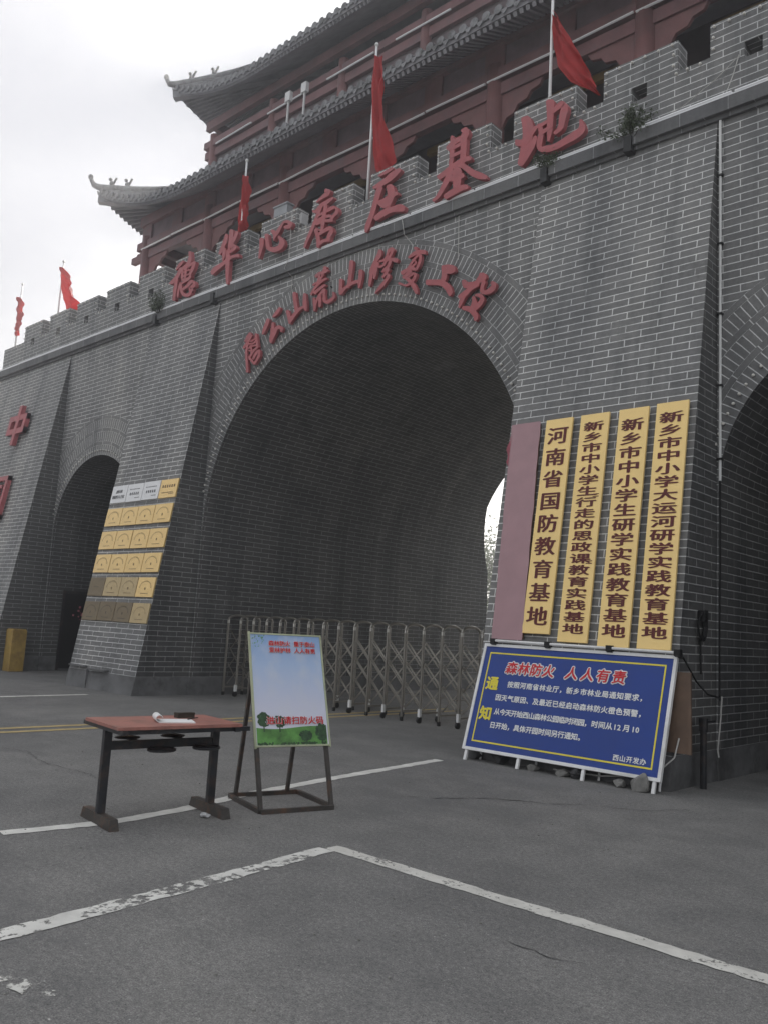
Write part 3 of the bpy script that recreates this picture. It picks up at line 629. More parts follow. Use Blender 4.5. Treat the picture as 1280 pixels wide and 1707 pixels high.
def block_char(bars, x0, z0, w, h, label):
    mb = MB()
    for i, (a, b, c, d) in enumerate(bars):       # fractions: x0,x1,z0,z1
        q = i * .0015
        X0, X1, Z0, Z1 = x0 + a * w, x0 + b * w, z0 + c * h, z0 + d * h
        mb.hexa([(X0, by(Z0) - .16 - q, Z0), (X1, by(Z0) - .16 - q, Z0), (X1, by(Z0) - .05, Z0), (X0, by(Z0) - .05, Z0),
                 (X0, by(Z1) - .16 - q, Z1), (X1, by(Z1) - .16 - q, Z1), (X1, by(Z1) - .05, Z1), (X0, by(Z1) - .05, Z1)])
    o = mb.build('raised_character', M['red_paint'], origin=(x0 + w / 2, by(z0) - .1, z0)); tag(o, label, 'wall lettering', 'block characters on the far left pier')
    b = MB(); zm = z0 + h / 2
    b.cyl((x0 + w / 2, by(zm) - .1, zm), (x0 + w / 2, by(zm) + .02, zm), .02, n=6); b.build('fixing_rod', M['dark_steel'], o)
block_char([(0, 1, .62, .76), (0, 1, .28, .42), (0, .15, .28, .76), (.85, 1, .28, .76), (.43, .58, 0, 1)], -23.0, 5.78, 1.02, 1.12, 'faded red block character 中 on the far left brick pier')
block_char([(0, 1, .9, 1), (0, 1, 0, .1), (0, .11, 0, 1), (.89, 1, 0, 1), (.22, .78, .72, .8), (.25, .75, .46, .54), (.2, .8, .2, .28), (.46, .55, .24, .76), (.62, .72, .3, .42)], -23.12, 3.74, 1.06, 1.16, 'faded red block character 国 cut by the left picture edge')

# ------------------------------------------------------------------ the tower on the wall
tower = thing('gate_tower', 'two storey red timber gate tower with grey tiled upturned eaves on top of the wall', 'tower', (-10.37, 14.9, 8.28))
CXs = [-20.87 + 3.0 * k for k in range(8)]
YF, YR = 11.95, 17.85
for y in (YF, YR):
    for x in CXs:
        c = MB(); c.cyl((x, y, 8.28), (x, y, 12.15), .19, .175, 14); co = c.build('column', M['column'], tower, smooth=True)
        b = MB(); b.cyl((x, y, 8.28), (x, y, 8.5), .3, .24, 14); b.build('column_base', M['cement'], co)
for x in (CXs[0], CXs[-1]):
    for y in (13.9, 15.9):
        c = MB(); c.cyl((x, y, 8.28), (x, y, 12.15), .19, .175, 14); c.build('column', M['column'], tower, smooth=True)
X0, X1 = CXs[0], CXs[-1]
def ring_beam(name, x0, x1, y0, y1, z0, z1, w, m, ext=.0):
    b = MB()
    b.box(x0 - ext, x1 + ext, y0 - w / 2, y0 + w / 2, z0, z1); b.box(x0 - ext, x1 + ext, y1 - w / 2, y1 + w / 2, z0, z1)
    b.box(x0 - w / 2, x0 + w / 2, y0 + w / 2 + .002, y1 - w / 2 - .002, z0 + .003, z1 - .003); b.box(x1 - w / 2, x1 + w / 2, y0 + w / 2 + .002, y1 - w / 2 - .002, z0 + .003, z1 - .003)
    return b.build(name, m, tower)
ring_beam('beam', X0, X1, YF, YR, 11.50, 11.74, .16, M['beam'], .45)
ring_beam('plate_beam', X0, X1, YF, YR, 11.80, 12.02, .26, M['beam'], .40)
ring_beam('purlin', X0, X1, YF, YR, 12.50, 12.78, .30, M['beam'], .3)
# bracket wings under the beam beside each column
for y in (YF, YR):
    for i, x in enumerate(CXs):
        for s in (-1, 1):
            if (i == 0 and s < 0) or (i == 7 and s > 0): continue
            b = MB(); pr = [(.17, 11.50), (1.05, 11.50), (.98, 11.38), (.80, 11.34), (.72, 11.22), (.52, 11.18), (.44, 11.04), (.28, 11.0), (.17, 10.82)]
            k = len(pr); vs = [(x + s * a, y - .035, z) for a, z in pr] + [(x + s * a, y + .035, z) for a, z in pr]
            b.add(vs, [tuple(range(k)), tuple(range(2 * k - 1, k - 1, -1))] + [(j, (j + 1) % k, k + (j + 1) % k, k + j) for j in range(k)])
            b.build('bracket_wing', M['column'], tower)
# plain blocks between plate beam and purlin
for y in (YF, YR):
    x = X0
    while x <= X1 + .01:
        b = MB(); b.box(x - .22, x + .22, y - .09, y + .09, 12.02, 12.5); b.build('bracket_block', M['beam'], tower); x += 1.5
fz = MB(); fz.box(X0, X1, YF - .03, YF + .03, 12.0, 12.55); fz.build('frieze_board', M['frieze'], tower)
fz = MB(); fz.box(X0 - .03, X0 + .03, YF + .05, YR - .05, 12.0, 12.55); fz.build('frieze_board', M['frieze'], tower)
x = X0 - .1
while x < X1: lt = MB(); lt.tube([(x, YF - .16, 11.79 + random.uniform(-.02, .02)), (x + 1.45, YF - .16, 11.79 + random.uniform(-.02, .02))], .024, 6); lt.build('light_tube', M['tube_white'], tower); x += 1.5
HX0, HX1, HY0, HY1 = -19.7, -1.04, 13.1, 16.7
h = MB()
h.quad((HX0, HY0, 8.28), (HX1, HY0, 8.28), (HX1, HY0, 15.4), (HX0, HY0, 15.4)); h.quad((HX1, HY1, 8.28), (HX0, HY1, 8.28), (HX0, HY1, 15.4), (HX1, HY1, 15.4))
h.quad((HX0, HY1, 8.28), (HX0, HY0, 8.28), (HX0, HY0, 15.4), (HX0, HY1, 15.4)); h.quad((HX1, HY0, 8.28), (HX1, HY1, 8.28), (HX1, HY1, 15.4), (HX1, HY0, 15.4))
h.build('hall_wall', M['hall'], tower)
x = HX0 + .1
while x < HX1 - .9:
    dl = MB()
    dl.box(x, x + .06, HY0 - .05, HY0 - .003, 8.28, 11.2); dl.box(x + .06, x + .94, HY0 - .05, HY0 - .003, 9.3, 9.38); dl.box(x + .06, x + .94, HY0 - .05, HY0 - .003, 11.1, 11.2)
    for q in range(1, 5): dl.box(x + .06 + q * .18, x + .085 + q * .18, HY0 - .035, HY0 - .003, 9.38, 11.1)
    dl.build('door_lattice', M['hall'], tower); x += 1.0
ce = MB(); ce.box(X0 + .1, X1 - .1, YF + .2, YR - .2, 12.06, 12.1); ce.build('verandah_ceiling', M['soffit'], tower)
om = plain('ochre_painted_beam', (.20, .13, .04), .6)
for i in range(7): gb = MB(); gb.box(CXs[i] + .9, CXs[i] + 2.6, 12.45, 12.55, 11.35, 11.5); gb.build('cross_beam', om, tower)
# upper storey
for k in range(8):
    xx = HX0 + (HX1 - HX0) * k / 7; uc = MB(); uc.cyl((xx, HY0 - .04, 13.2), (xx, HY0 - .04, 15.4), .14, n=10); uc.build('upper_column', M['column'], tower, smooth=True)
def ring2(name, z0, z1, d, m):
    b = MB(); a, c, e, f_ = HX0, HX1, HY0, HY1
    b.box(a - .35, c + .35, e - d, e - .003, z0, z1); b.box(a - .35, c + .35, f_ + .003, f_ + d, z0, z1)
    b.box(a - d, a - .003, e, f_, z0 + .002, z1 - .002); b.box(c + .003, c + d, e, f_, z0 + .002, z1 - .002)
    b.build(name, m, tower)
ring2('upper_beam', 14.72, 14.95, .10, M['beam']); ring2('upper_plate_beam', 15.02, 15.22, .16, M['beam']); ring2('upper_purlin', 15.62, 15.88, .14, M['beam'])
x = HX0 + .4
while x < HX1 - 1: wn_ = MB(); wn_.box(x, x + 1.0, HY0 - .06, HY0 - .004, 13.4, 14.6); wn_.build('window_shutter', M['hall'], tower); x += 1.333
x = HX0 + .3
while x < HX1: lt = MB(); lt.tube([(x, HY0 - .20, 14.99 + random.uniform(-.02, .02)), (x + 1.6, HY0 - .20, 14.99 + random.uniform(-.02, .02))], .024, 6); lt.build('light_tube', M['tube_white'], tower); x += 2.3

def roof(ex0, ex1, ey0, ey1, zE, ix0, ix1, iy0, iy1, zI, up, L, tip, sag, name):
    E_ = [(ex0, ey0), (ex1, ey0), (ex1, ey1), (ex0, ey1)]; I_ = [(ix0, iy0), (ix1, iy0), (ix1, iy1), (ix0, iy1)]
    outs = [(-1, -1), (1, -1), (1, 1), (-1, 1)]
    top = MB(); sof = MB(); tl = MB(); rf = MB()
    for k in range(4):
        e0, e1 = Vector(E_[k]), Vector(E_[(k + 1) % 4]); i0, i1 = Vector(I_[k]), Vector(I_[(k + 1) % 4])
        o0, o1 = Vector(outs[k]), Vector(outs[(k + 1) % 4]); Ln = (e1 - e0).length
        nrm = Vector(((e1 - e0).y, -(e1 - e0).x)).normalized()
        def P(s, t, dz=0.):
            dc = min(s, 1 - s) * Ln; q = max(0., (L - dc) / L); oc = o0 if s < .5 else o1
            e = e0.lerp(e1, s) + oc * tip * q ** 2.2; z = zE + up * q ** 2.3
            p = e.lerp(i0.lerp(i1, s), t)
            return Vector((p.x, p.y, z + (zI - z) * t - sag * math.sin(math.pi * t) + dz))
        ns = max(24, int(Ln / .26)); nt = 6
        for a in range(ns):
            s0, s1 = a / ns, (a + 1) / ns
            for b_ in range(nt):
                t0, t1 = b_ / nt, (b_ + 1) / nt
                top.quad(P(s0, t0, .0), P(s1, t0, .0), P(s1, t1, .0), P(s0, t1, .0))
                sof.quad(P(s0, t0, -.13), P(s0, t1, -.13), P(s1, t1, -.13), P(s1, t0, -.13))
            sof.quad(P(s1, 0, 0), P(s0, 0, 0), P(s0, 0, -.13), P(s1, 0, -.13))
            # round cover tile with its end disc, and a drip tile hanging between
            sm = (s0 + s1) / 2
            tl.tube([P(sm, j / nt, .035) for j in range(nt + 1)], .068, 6)
            c = P(sm, 0, .03); nn = Vector((nrm.x, nrm.y, 0)); tl.cyl(c + nn * .0, c + nn * .045, .088, n=9)
            d0 = P(s0, 0, -.01) + nn * .02; dd = P(s0, 0, -.12) + nn * .03; w = (P(s1, 0) - P(s0, 0)) * .34
            tl.add([d0 - w, d0 + w, dd + w * .15, dd - w * .15, d0 - w + nn * .02, d0 + w + nn * .02, dd + w * .15 + nn * .02, dd - w * .15 + nn * .02],
                   [(0, 1, 2, 3), (7, 6, 5, 4), (0, 4, 5, 1), (2, 6, 7, 3), (1, 5, 6, 2), (3, 7, 4, 0)])
            for q in (.25, .75):
                sr = s0 + (s1 - s0) * q
                rf.bar(P(sr, .015, -.19), P(sr, .55, -.19), .07, .08)
    r = top.build(name, M['tile'], tower)
    tl.build('cover_tiles', M['tile'], r, smooth=False); sof.build('soffit', M['soffit'], r); rf.build('rafters', M['soffit'], r)
    for k in range(4):
        e = Vector(E_[k]); o = Vector(outs[k]); i = Vector(I_[k]); c = e + o * tip
        pts = []
        for j in range(9):
            t = j / 8; p = c.lerp(i, t); z = zE + up + (zI - zE - up) * t - sag * math.sin(math.pi * t)
            pts.append(Vector((p.x, p.y, z + .12)))
        d = (pts[0] - pts[1]).normalized()
        head = [pts[0] + d * .30 + Vector((0, 0, .26)), pts[0] + d * .18 + Vector((0, 0, .06))]
        hb = MB(); hb.tube(head + pts, [.05, .085] + [.10] * 9, 8); hb.sphere(head[0] + Vector((0, 0, .04)), .075, 8, 5, (1, 1, 1.2))
        hr = hb.build('hip_ridge', M['tile'], r, smooth=True)
        for q in (.10, .24):
            p = pts[0].lerp(pts[4], q * 2) if q else pts[0]
            p = pts[0] + (pts[-1] - pts[0]) * q; k_ = min(7, int(q * 8)); f2 = q * 8 - k_; p = pts[k_].lerp(pts[k_ + 1], f2)
            bb = MB(); bb.sphere(p + Vector((0, 0, .14)), .075, 7, 5, (1, 1, 1.1)); bb.sphere(p - d * -.05 + Vector((0, 0, .27)), .055, 7, 5); bb.bar(p + Vector((0, 0, .05)), p - d * .12 + Vector((0, 0, .33)), .05, .05)
            bb.build('ridge_beast', M['tile'], hr, smooth=True)
        tb = MB(); tb.bar(c.to_3d() + Vector((0, 0, zE + up - .26)), Vector((i.x, i.y, zE + (zI - zE) * .55)), .2, .2); tb.build('hip_rafter', M['soffit'], r)
    return r
roof(-21.82, 1.08, 10.98, 18.82, 12.36, HX0, HX1, HY0, HY1, 13.75, 1.08, 4.2, .12, .10, 'lower_roof')
ur = roof(-20.52, -.22, 12.28, 17.52, 15.98, -16.6, -4.1, 14.85, 14.95, 18.3, .82, 3.6, .12, .28, 'upper_roof')
rb = MB(); rb.box(-16.8, -3.9, 14.72, 15.08, 18.2, 18.62); rb.build('main_ridge', M['tile'], ur)
be = MB()
for z0, y in ((11.52, YF), (11.82, YF)): pass
be.box(X0 - .75, X0 - .2, YF - .07, YF + .07, 11.52, 11.70); be.box(X0 - .6, X0 - .2, YF - .05, YF + .05, 10.15, 10.3); be.cyl((X0 - .62, YF, 10.3), (X0 - .62, YF, 10.45), .09, n=8)
be.build('beam_end', M['column'], tower)

# electrical boxes on the battlement
b = MB(); b.box(-12.85, -12.45, 10.05, 10.2, 9.452, 9.74); b.box(-12.87, -12.43, 10.03, 10.22, 9.74, 9.77)
tag(b.build('junction_box', plain('grey_box_paint', (.30, .31, .33), .5)), 'grey metal box standing on the battlement above the red character 心', 'box')
b = MB(); b.box(-12.04, -11.92, 10.0, 10.16, 9.14, 9.36); b.box(-12.0, -11.96, 10.06, 10.1, 9.0, 9.14)
tag(b.build('flood_lamp', plain('white_box_paint', (.6, .6, .6), .5)), 'small pale lamp box in the notch right of the red character 心', 'lamp')
for x, y in ((-15.5, 12.3), (-14.9, 12.3)):
    b = MB(); b.box(x - .09, x + .09, y - .05, y + .05, 14.35, 14.6); b.box(x - .02, x + .02, y - .02, y + .02, 13.2, 14.35)
    tag(b.build('flood_lamp', plain('white_box_paint', (.6, .6, .6), .5)), 'small white flood lamp standing on the lower tower roof', 'lamp', 'flood lamps on the lower roof')

# ------------------------------------------------------------------ pennants
def flag(x, ztop, rows, label, ph, pole_r=.028, lean=0):
    """rows: (z, x_left, x_right) from the top down"""
    t = thing('pennant_flag', label, 'flag', (x, 10.25, 9.0), 0, 'red flags along the battlement')
    p = MB(); p.tube([(x - lean, 10.25, 8.28), (x, 10.25, ztop)], [pole_r, pole_r * .75], 8); p.sphere((x, 10.25, ztop + .02), .04, 8, 5)
    p.build('pole', M['white_metal'], t, smooth=True)
    c = MB(); NU, NV = 22, 34; G = []
    for j in range(NV + 1):
        q = j / NV * (len(rows) - 1); k = min(len(rows) - 2, int(q)); f = q - k
        z, a, b = [rows[k][i] * (1 - f) + rows[k + 1][i] * f for i in range(3)]
        for i in range(NU + 1):
            u = i / NU; y = 10.25 + (.075 * math.sin(u * 6 + ph + j * .22) + .035 * math.sin(u * 15 + ph * 2 - j * .31) + .02 * math.sin(j * .9 + u * 4)) * (.3 + u) - .03
            G.append((a + (b - a) * u, y, z - .03 * math.sin(u * 3)))
    N1 = len(G); G += [(p_[0], p_[1] + .004, p_[2]) for p_ in G]; fs = []; w = NU + 1
    for j in range(NV):
        for i in range(NU):
            a = j * w + i; fs += [(a, a + 1, a + w + 1, a + w), (N1 + a, N1 + a + w, N1 + a + w + 1, N1 + a + 1)]
    c.add(G, fs); c.build('cloth', M['flag_red'], t, smooth=True)
flag(-24.98, 11.16, [(10.75, -24.97, -24.93), (10.3, -24.97, -24.86), (9.9, -24.97, -24.80), (9.55, -24.95, -24.78)], 'thin furled red pennant on the pole at the far left wall end', 0)
flag(-22.40, 11.20, [(11.05, -22.40, -22.36), (10.6, -22.38, -21.98), (10.1, -22.10, -21.50), (9.75, -21.90, -21.20), (9.55, -21.82, -21.42)], 'red pennant blown to the right on the second pole from the left wall end', 1)
flag(-14.18, 11.33, [(11.0, -14.18, -14.14), (10.5, -14.22, -13.97), (10.1, -14.26, -13.93), (9.8, -14.30, -13.97), (9.66, -14.29, -14.12)], 'narrow leaf shaped red pennant above the red character 华', 2)
flag(-10.42, 12.33, [(12.1, -10.42, -10.30), (11.4, -10.42, -10.14), (10.7, -10.38, -10.02), (10.1, -10.32, -9.90), (9.75, -10.22, -9.84), (9.4, -10.0, -9.85)], 'long hanging red pennant on the tallest pole above the red character 庄', 3)
flag(-6.59, 12.1, [(11.05, -6.57, -6.50), (10.75, -6.55, -6.36), (10.45, -6.52, -6.22), (10.14, -6.46, -6.07), (9.75, -6.20, -5.88), (9.42, -5.80, -5.72)], 'wide triangular red pennant above the red character 地', 4)
flag(-2.75, 12.1, [(11.05, -2.75, -2.66), (10.3, -2.72, -2.2), (9.6, -2.3, -1.9)], 'red pennant at the right end outside the picture', 5)

# ------------------------------------------------------------------ weeds on the ledge
def weed(x, z, s, nl, label):
    t = thing('ledge_weed', label, 'plant', (x, YW - .08, z), 0, 'weeds rooted in the ledge')
    st = MB(); lf = MB()
    for k in range(11):
        a = random.uniform(-1.2, 1.2); d = Vector((math.sin(a), random.uniform(-.7, .1), math.cos(a) * 1.0 + random.uniform(0, .3))).normalized()
        L = s * random.uniform(.6, 1.1); p0 = Vector((x, YW - .08, z)); p1 = p0 + d * L * .6; p2 = p0 + d * L + Vector((random.uniform(-.05, .05), 0, -.05 * L))
        st.tube([p0, p1, p2], [.008, .005, .002], 4)
        for q in range(nl):
            u = random.uniform(.35, 1); c = p0.lerp(p2, u) + Vector([random.gauss(0, .035) for _ in range(3)])
            a1 = Vector([random.uniform(-1, 1) for _ in range(3)]).normalized() * random.uniform(.015, .03); a2 = a1.cross(Vector([random.uniform(-1, 1) for _ in range(3)])).normalized() * random.uniform(.007, .014)
            lf.add([c - a1, c + a2, c + a1, c - a2], [(0, 1, 2, 3)])
    st.build('stems', M['stem'], t); lf.build('leaves', M['leaf'], t)
weed(-5.02, 8.20, .46, 90, 'bushy grey green weed on the ledge above the gold boards')
weed(-6.33, 8.24, .24, 40, 'small weed tuft on the ledge below the red character 地')
weed(-16.50, 8.22, .60, 80, 'bushy weed on the ledge left of the red character 德')

# ------------------------------------------------------------------ trees behind the gate
def tree(x, y, h, r, n, label):
    t = thing('tree', label, 'tree', (x, y, 0), 0, 'trees behind the gate')
    tr = MB(); top = Vector((x + .2, y, h * .75)); tr.tube([(x, y, 0), (x + .1, y, h * .35), top], [.22, .16, .05], 8); lf = MB()
    cs = []
    for k in range(16):
        a = random.uniform(0, 6.28); z = random.uniform(.22, .9) * h; rr = r * (1 - abs(z / h - .5) * .9) * random.uniform(.3, 1)
        c = Vector((x + rr * math.cos(a), y + rr * math.sin(a), z)); tr.tube([Vector((x + .1, y, z * .72)), c], [.06, .015], 5); cs.append(c)
    tr.build('trunk', M['bark'], t, smooth=True)
    for k in range(n):
        c = random.choice(cs) + Vector([random.gauss(0, r * .26) for _ in range(3)])
        a1 = Vector([random.uniform(-1, 1) for _ in range(3)]).normalized() * random.uniform(.06, .12); a2 = a1.cross(Vector([random.uniform(-1, 1) for _ in range(3)])).normalized() * random.uniform(.03, .06)
        lf.add([c - a1, c + a2, c + a1, c - a2], [(0, 1, 2, 3)])
    lf.build('crown', M['leaf_tree'], t)
tree(-23.2, 31, 6.6, 2.0, 5200, 'leafy tree seen through the big arch, nearest the far opening')
tree(-28.5, 37, 8.0, 2.6, 5200, 'taller leafy tree behind the first through the big arch')
tree(-18.2, 35, 7.0, 2.4, 4200, 'leafy tree hidden behind the right jamb of the far opening')
hd = MB()
for k in range(5200):
    c = Vector((random.uniform(-36, -14), random.uniform(27.2, 28.6), random.uniform(0, 1) ** .8 * 2.6)); a1 = Vector([random.uniform(-1, 1) for _ in range(3)]).normalized() * .11; a2 = a1.cross(Vector((.3, .5, .8))).normalized() * .055
    hd.add([c - a1, c + a2, c + a1, c - a2], [(0, 1, 2, 3)])
tag(hd.build('hedge', M['leaf_tree']), 'dark green hedge at ground level beyond the far tunnel opening', 'hedge')

# ------------------------------------------------------------------ vertical name boards on the right pier
NBAT = Vector((0, -(ZC), (YW - YB))).normalized()        # outward normal of the battered face
SBAT = Vector((0, YW - YB, ZC)).normalized()             # up along it
def bat(x, z, off):
    return Vector((x, by(z), z)) + NBAT * off
def board(x0, x1, z0, z1, off, th, m, name, label, cat, group, lab2=None):
    t = thing(name, label, cat, (0.5 * (x0 + x1), by(z0) - off, z0), 0, group)
    b = MB(); P = [bat(x0, z0, off), bat(x1, z0, off), bat(x1, z0, off - th), bat(x0, z0, off - th), bat(x0, z1, off), bat(x1, z1, off), bat(x1, z1, off - th), bat(x0, z1, off - th)]
    b.hexa(P); o = b.build('panel', m, t); bv = o.modifiers.new('bevel', 'BEVEL'); bv.width = .006; bv.segments = 2
    return t
def vtext(t, s, x0, x1, z0, z1, off, top, bot, fw, fh, m, bold):
    mb = MB(); n = len(s); xc = (x0 + x1) / 2; H = z1 - z0; w = x1 - x0
    pitch = H * (bot - top) / (n - 1)
    pt = lambda u, v, d: bat(u, v, off + .003 + d)
    for i, ch in enumerate(s):
        letter(mb, ch, pt, xc, z1 - H * top - i * pitch, w * fw, pitch * fh, boldx(bold, 2) + [(0, .003), (0, -.003)])
    mb.build('lettering', m, t); return mb
BG = 'gold name boards on the right pier'
OB = .075
b1 = board(-5.855, -5.465, 1.53, 4.29, OB, .035, M['gold_board'], 'name_board', 'gold vertical board with nine large dark red characters, beside the mauve cloth', 'sign board', BG)
vtext(b1, '河南省国防教育基地', -5.855, -5.465, 1.53, 4.29, OB, .085, .925, .64, .74, M['board_text'], .010)
b2 = board(-5.35, -4.955, 1.45, 4.29, OB, .035, M['gold_board'], 'name_board', 'gold vertical board with the smallest and most crowded dark red characters', 'sign board', BG)
vtext(b2, '新乡市中小学生行走的思政课教育实践基地', -5.35, -4.955, 1.45, 4.29, OB, .06, .945, .60, .80, M['board_text'], .009)
q = MB(); H2 = 2.84; pit = H2 * (.945 - .06) / 18
for zz, xx in ((4.29 - H2 * .06 - 6.55 * pit, -5.02), (4.29 - H2 * .06 - 12.45 * pit, -5.02)):
    for d in (0, .03):
        P = [bat(xx - .05, zz + d, OB + .003), bat(xx + .03, zz + d, OB + .003), bat(xx + .03, zz + d + .010, OB + .003), bat(xx - .05, zz + d + .010, OB + .003)]; q.quad(*P)
q.build('quote_marks', M['board_text'], b2)
b3 = board(-4.825, -4.44, 1.415, 4.29, OB, .035, M['gold_board'], 'name_board', 'gold vertical board with fifteen dark red characters, third of the four gold boards', 'sign board', BG)
vtext(b3, '新乡市中小学生研学实践教育基地', -4.825, -4.44, 1.415, 4.29, OB, .075, .935, .64, .80, M['board_text'], .010)
b4 = board(-4.345, -3.955, 1.425, 4.30, OB, .035, M['gold_board'], 'name_board', 'gold vertical board with seventeen dark red characters, at the right edge of the pier', 'sign board', BG)
vtext(b4, '新乡市中小学大运河研学实践教育基地', -4.345, -3.955, 1.425, 4.30, OB, .068, .938, .64, .80, M['board_text'], .010)
cv = thing('covered_board', 'vertical board wrapped in faded mauve cloth at the left edge of the right pier', 'sign board', (-6.2, by(1.45) - .08, 1.45))
b = MB(); N1, N2 = 10, 46
for j in range(N2 + 1):
    for i in range(N1 + 1):
        z = 1.44 + 2.85 * j / N2; x = -6.395 + .45 * i / N1 + .11 * (1 - j / N2)
        wv = .006 * noise.noise((x * 9, z * 3.0, 1)) + .004 * noise.noise((x * 20, z * 12, 4))
        edge = (.03 if 0 < i < N1 else 0)
        b.v.append(tuple(bat(x + (.012 * noise.noise((z * 4, i, 2)) if i in (0, N1) else 0), z, .075 + edge * .25 + wv)))
for j in range(N2):
    for i in range(N1):
        a = j * (N1 + 1) + i; b.f.append((a, a + 1, a + N1 + 2, a + N1 + 1))
b.build('cloth', M['mauve'], cv, smooth=True)
b = MB(); b.hexa([bat(-6.27, 1.46, .07), bat(-5.84, 1.46, .07), bat(-5.84, 1.46, .03), bat(-6.27, 1.46, .03), bat(-6.385, 4.27, .07), bat(-5.955, 4.27, .07), bat(-5.955, 4.27, .03), bat(-6.385, 4.27, .03)]); b.build('panel', M['brown_ply'], cv)
b = MB()
for j in range(9):
    z = 3.72 + .48 * j / 8; k = .05 * math.sin(math.pi * j / 8) + .01 * math.sin(j * 2.1)
    b.v += [tuple(bat(-6.37, z, .08)), tuple(bat(-6.39 - k, z, .05 + .02 * math.sin(j * 1.7)))]
for j in range(8): b.f.append((j * 2, j * 2 + 1, j * 2 + 3, j * 2 + 2))
b.build('loose_cloth_edge', M['crimson_cloth'], cv, smooth=True)

# ------------------------------------------------------------------ brass plaques on the left pier
PG = 'plaques on the left pier'
rows_z = [1.335, 1.835, 2.325, 2.82, 3.32, 3.83]; xs4 = [-16.71, -16.086, -15.462, -14.838]
finish = {5: ['silver', 'silver', 'silver', 'brass'], 4: ['brass'] * 4, 3: ['brass'] * 4, 2: ['brass'] * 4, 1: ['brass_dark', 'brass_dull', 'brass_dull', 'brass'], 0: ['brass_dark', 'brass_dark', 'brass_dark', 'brass_dull']}
rown = {5: 'top row', 4: 'second row from the top', 3: 'third row from the top', 2: 'fourth row from the top', 1: 'fifth row from the top', 0: 'bottom row'}
coln = ['at the left end', 'second from left', 'second from right', 'at the right end']
fin = {'brass': 'bright brass', 'brass_dull': 'dulled brass', 'brass_dark': 'blackened brass', 'silver': 'silver'}
for r in range(6):
    for c in range(4):
        x0 = xs4[c] + random.uniform(-.006, .006); x1 = x0 + .605; z0 = rows_z[r] + random.uniform(-.006, .006); z1 = z0 + .385; m = finish[r][c]
        t = thing('wall_plaque', '%s plaque %s of the %s' % (fin[m], coln[c], rown[r]), 'plaque', ((x0 + x1) / 2, by(z0) - .03, z0), 0, PG)
        b = MB(); b.hexa([bat(x0, z0, .035), bat(x1, z0, .035), bat(x1, z0, .004), bat(x0, z0, .004), bat(x0, z1, .035), bat(x1, z1, .035), bat(x1, z1, .004), bat(x0, z1, .004)])
        o = b.build('plate', M[m], t); bv = o.modifiers.new('bevel', 'BEVEL'); bv.width = .005; bv.segments = 2
        tx = MB(); xc = (x0 + x1) / 2
        pt = lambda u, v, d: bat(u, v, .038 + d)
        def dash(u0, u1, v, hh=.012): tx.quad(bat(u0, v - hh, .038), bat(u1, v - hh, .038), bat(u1, v + hh, .038), bat(u0, v + hh, .038))
        if r == 5 and c == 0:
            for i, ch in enumerate('唐庄镇'): letter(tx, ch, pt, xc - .08 + .08 * i, z0 + .25, .075, .07, boldx(.004, 1))
            for i, ch in enumerate('退役军人之家'): letter(tx, ch, pt, xc - .2 + .08 * i, z0 + .13, .075, .07, boldx(.004, 1))
        elif r == 5:
            n = 5
            for i in range(n if c < 3 else 6):
                k = (n if c < 3 else 6); u = xc + (i - (k - 1) / 2) * (.075 if c < 3 else .08)
                v = z0 + (.17 if c < 3 else .24)
                tx.quad(bat(u - .022, v - .025, .038), bat(u + .022, v - .03, .038), bat(u + .018, v + .03, .038), bat(u - .02, v + .028, .038))
            for i in range(8): dash(xc - .2 + i * .05, xc - .17 + i * .05, z0 + (.27 if c < 3 else .11), .010)
            for i in range(4): dash(xc + .05 + i * .045, xc + .08 + i * .045, z0 + .08, .008)
        elif not (r == 1 and c == 0):
            for i in range(17):
                a = math.pi * (i + .5) / 17; ca, sa = math.cos(a), math.sin(a)
                u = xc - .20 * ca; v = z0 + .175 + .135 * sa; w = .0065
                q = []
                for du, dv in ((-w, -.012), (w, -.012), (w, .012), (-w, .012)): q.append(bat(u + du * sa - dv * ca * 1.0, v + dv * sa + du * ca, .038))
                tx.quad(*q)
            dash(xc - .016, xc + .016, z0 + .165, .018); dash(xc - .008, xc + .008, z0 + .165, .026)
            for i in range(9): dash(xc - .13 + i * .03, xc - .108 + i * .03, z0 + .07, .006)
        else:
            dash(xc - .1, xc + .1, z0 + .19, .004)
        tx.build('engraving', M['plate_text_grey'] if m == 'silver' else M['plate_text'] if m != 'brass_dark' else M['dark_box'], t)

# ------------------------------------------------------------------ blue notice board leaning on the right pier
nb = thing('notice_board', 'blue notice board with white writing and yellow border leaning on the right pier', 'notice board', (-5.12, 8.42, 0))
BO = Vector((0, 8.42, 0)); LU = Vector((0, .43, 1.4)).normalized(); LN = Vector((0, -1.4, .43)).normalized()
def nbp(u, v, d=0): return Vector((u, 0, 0)) + BO + LU * v + LN * d          # u = X, v up the lean
U0, U1, V0, V1 = -6.34, -3.90, .155, 1.415
b = MB(); b.hexa([nbp(U0, V0, .012), nbp(U1, V0, .012), nbp(U1, V0, -.012), nbp(U0, V0, -.012), nbp(U0, V1, .012), nbp(U1, V1, .012), nbp(U1, V1, -.012), nbp(U0, V1, -.012)])
b.build('panel', M['blue_print'], nb)
def fbar(mb, u0, u1, v0, v1, d0, d1): mb.hexa([nbp(u0, v0, d1), nbp(u1, v0, d1), nbp(u1, v0, d0), nbp(u0, v0, d0), nbp(u0, v1, d1), nbp(u1, v1, d1), nbp(u1, v1, d0), nbp(u0, v1, d0)])
f = MB(); e = .032
fbar(f, U0 - e, U1 + e, V0 - e, V0 + .004, -.02, .024); fbar(f, U0 - e, U1 + e, V1 - .004, V1 + e, -.02, .024)
fbar(f, U0 - e, U0 + .004, V0 + .004, V1 - .004, -.02, .0235); fbar(f, U1 - .004, U1 + e, V0 + .004, V1 - .004, -.02, .0235)
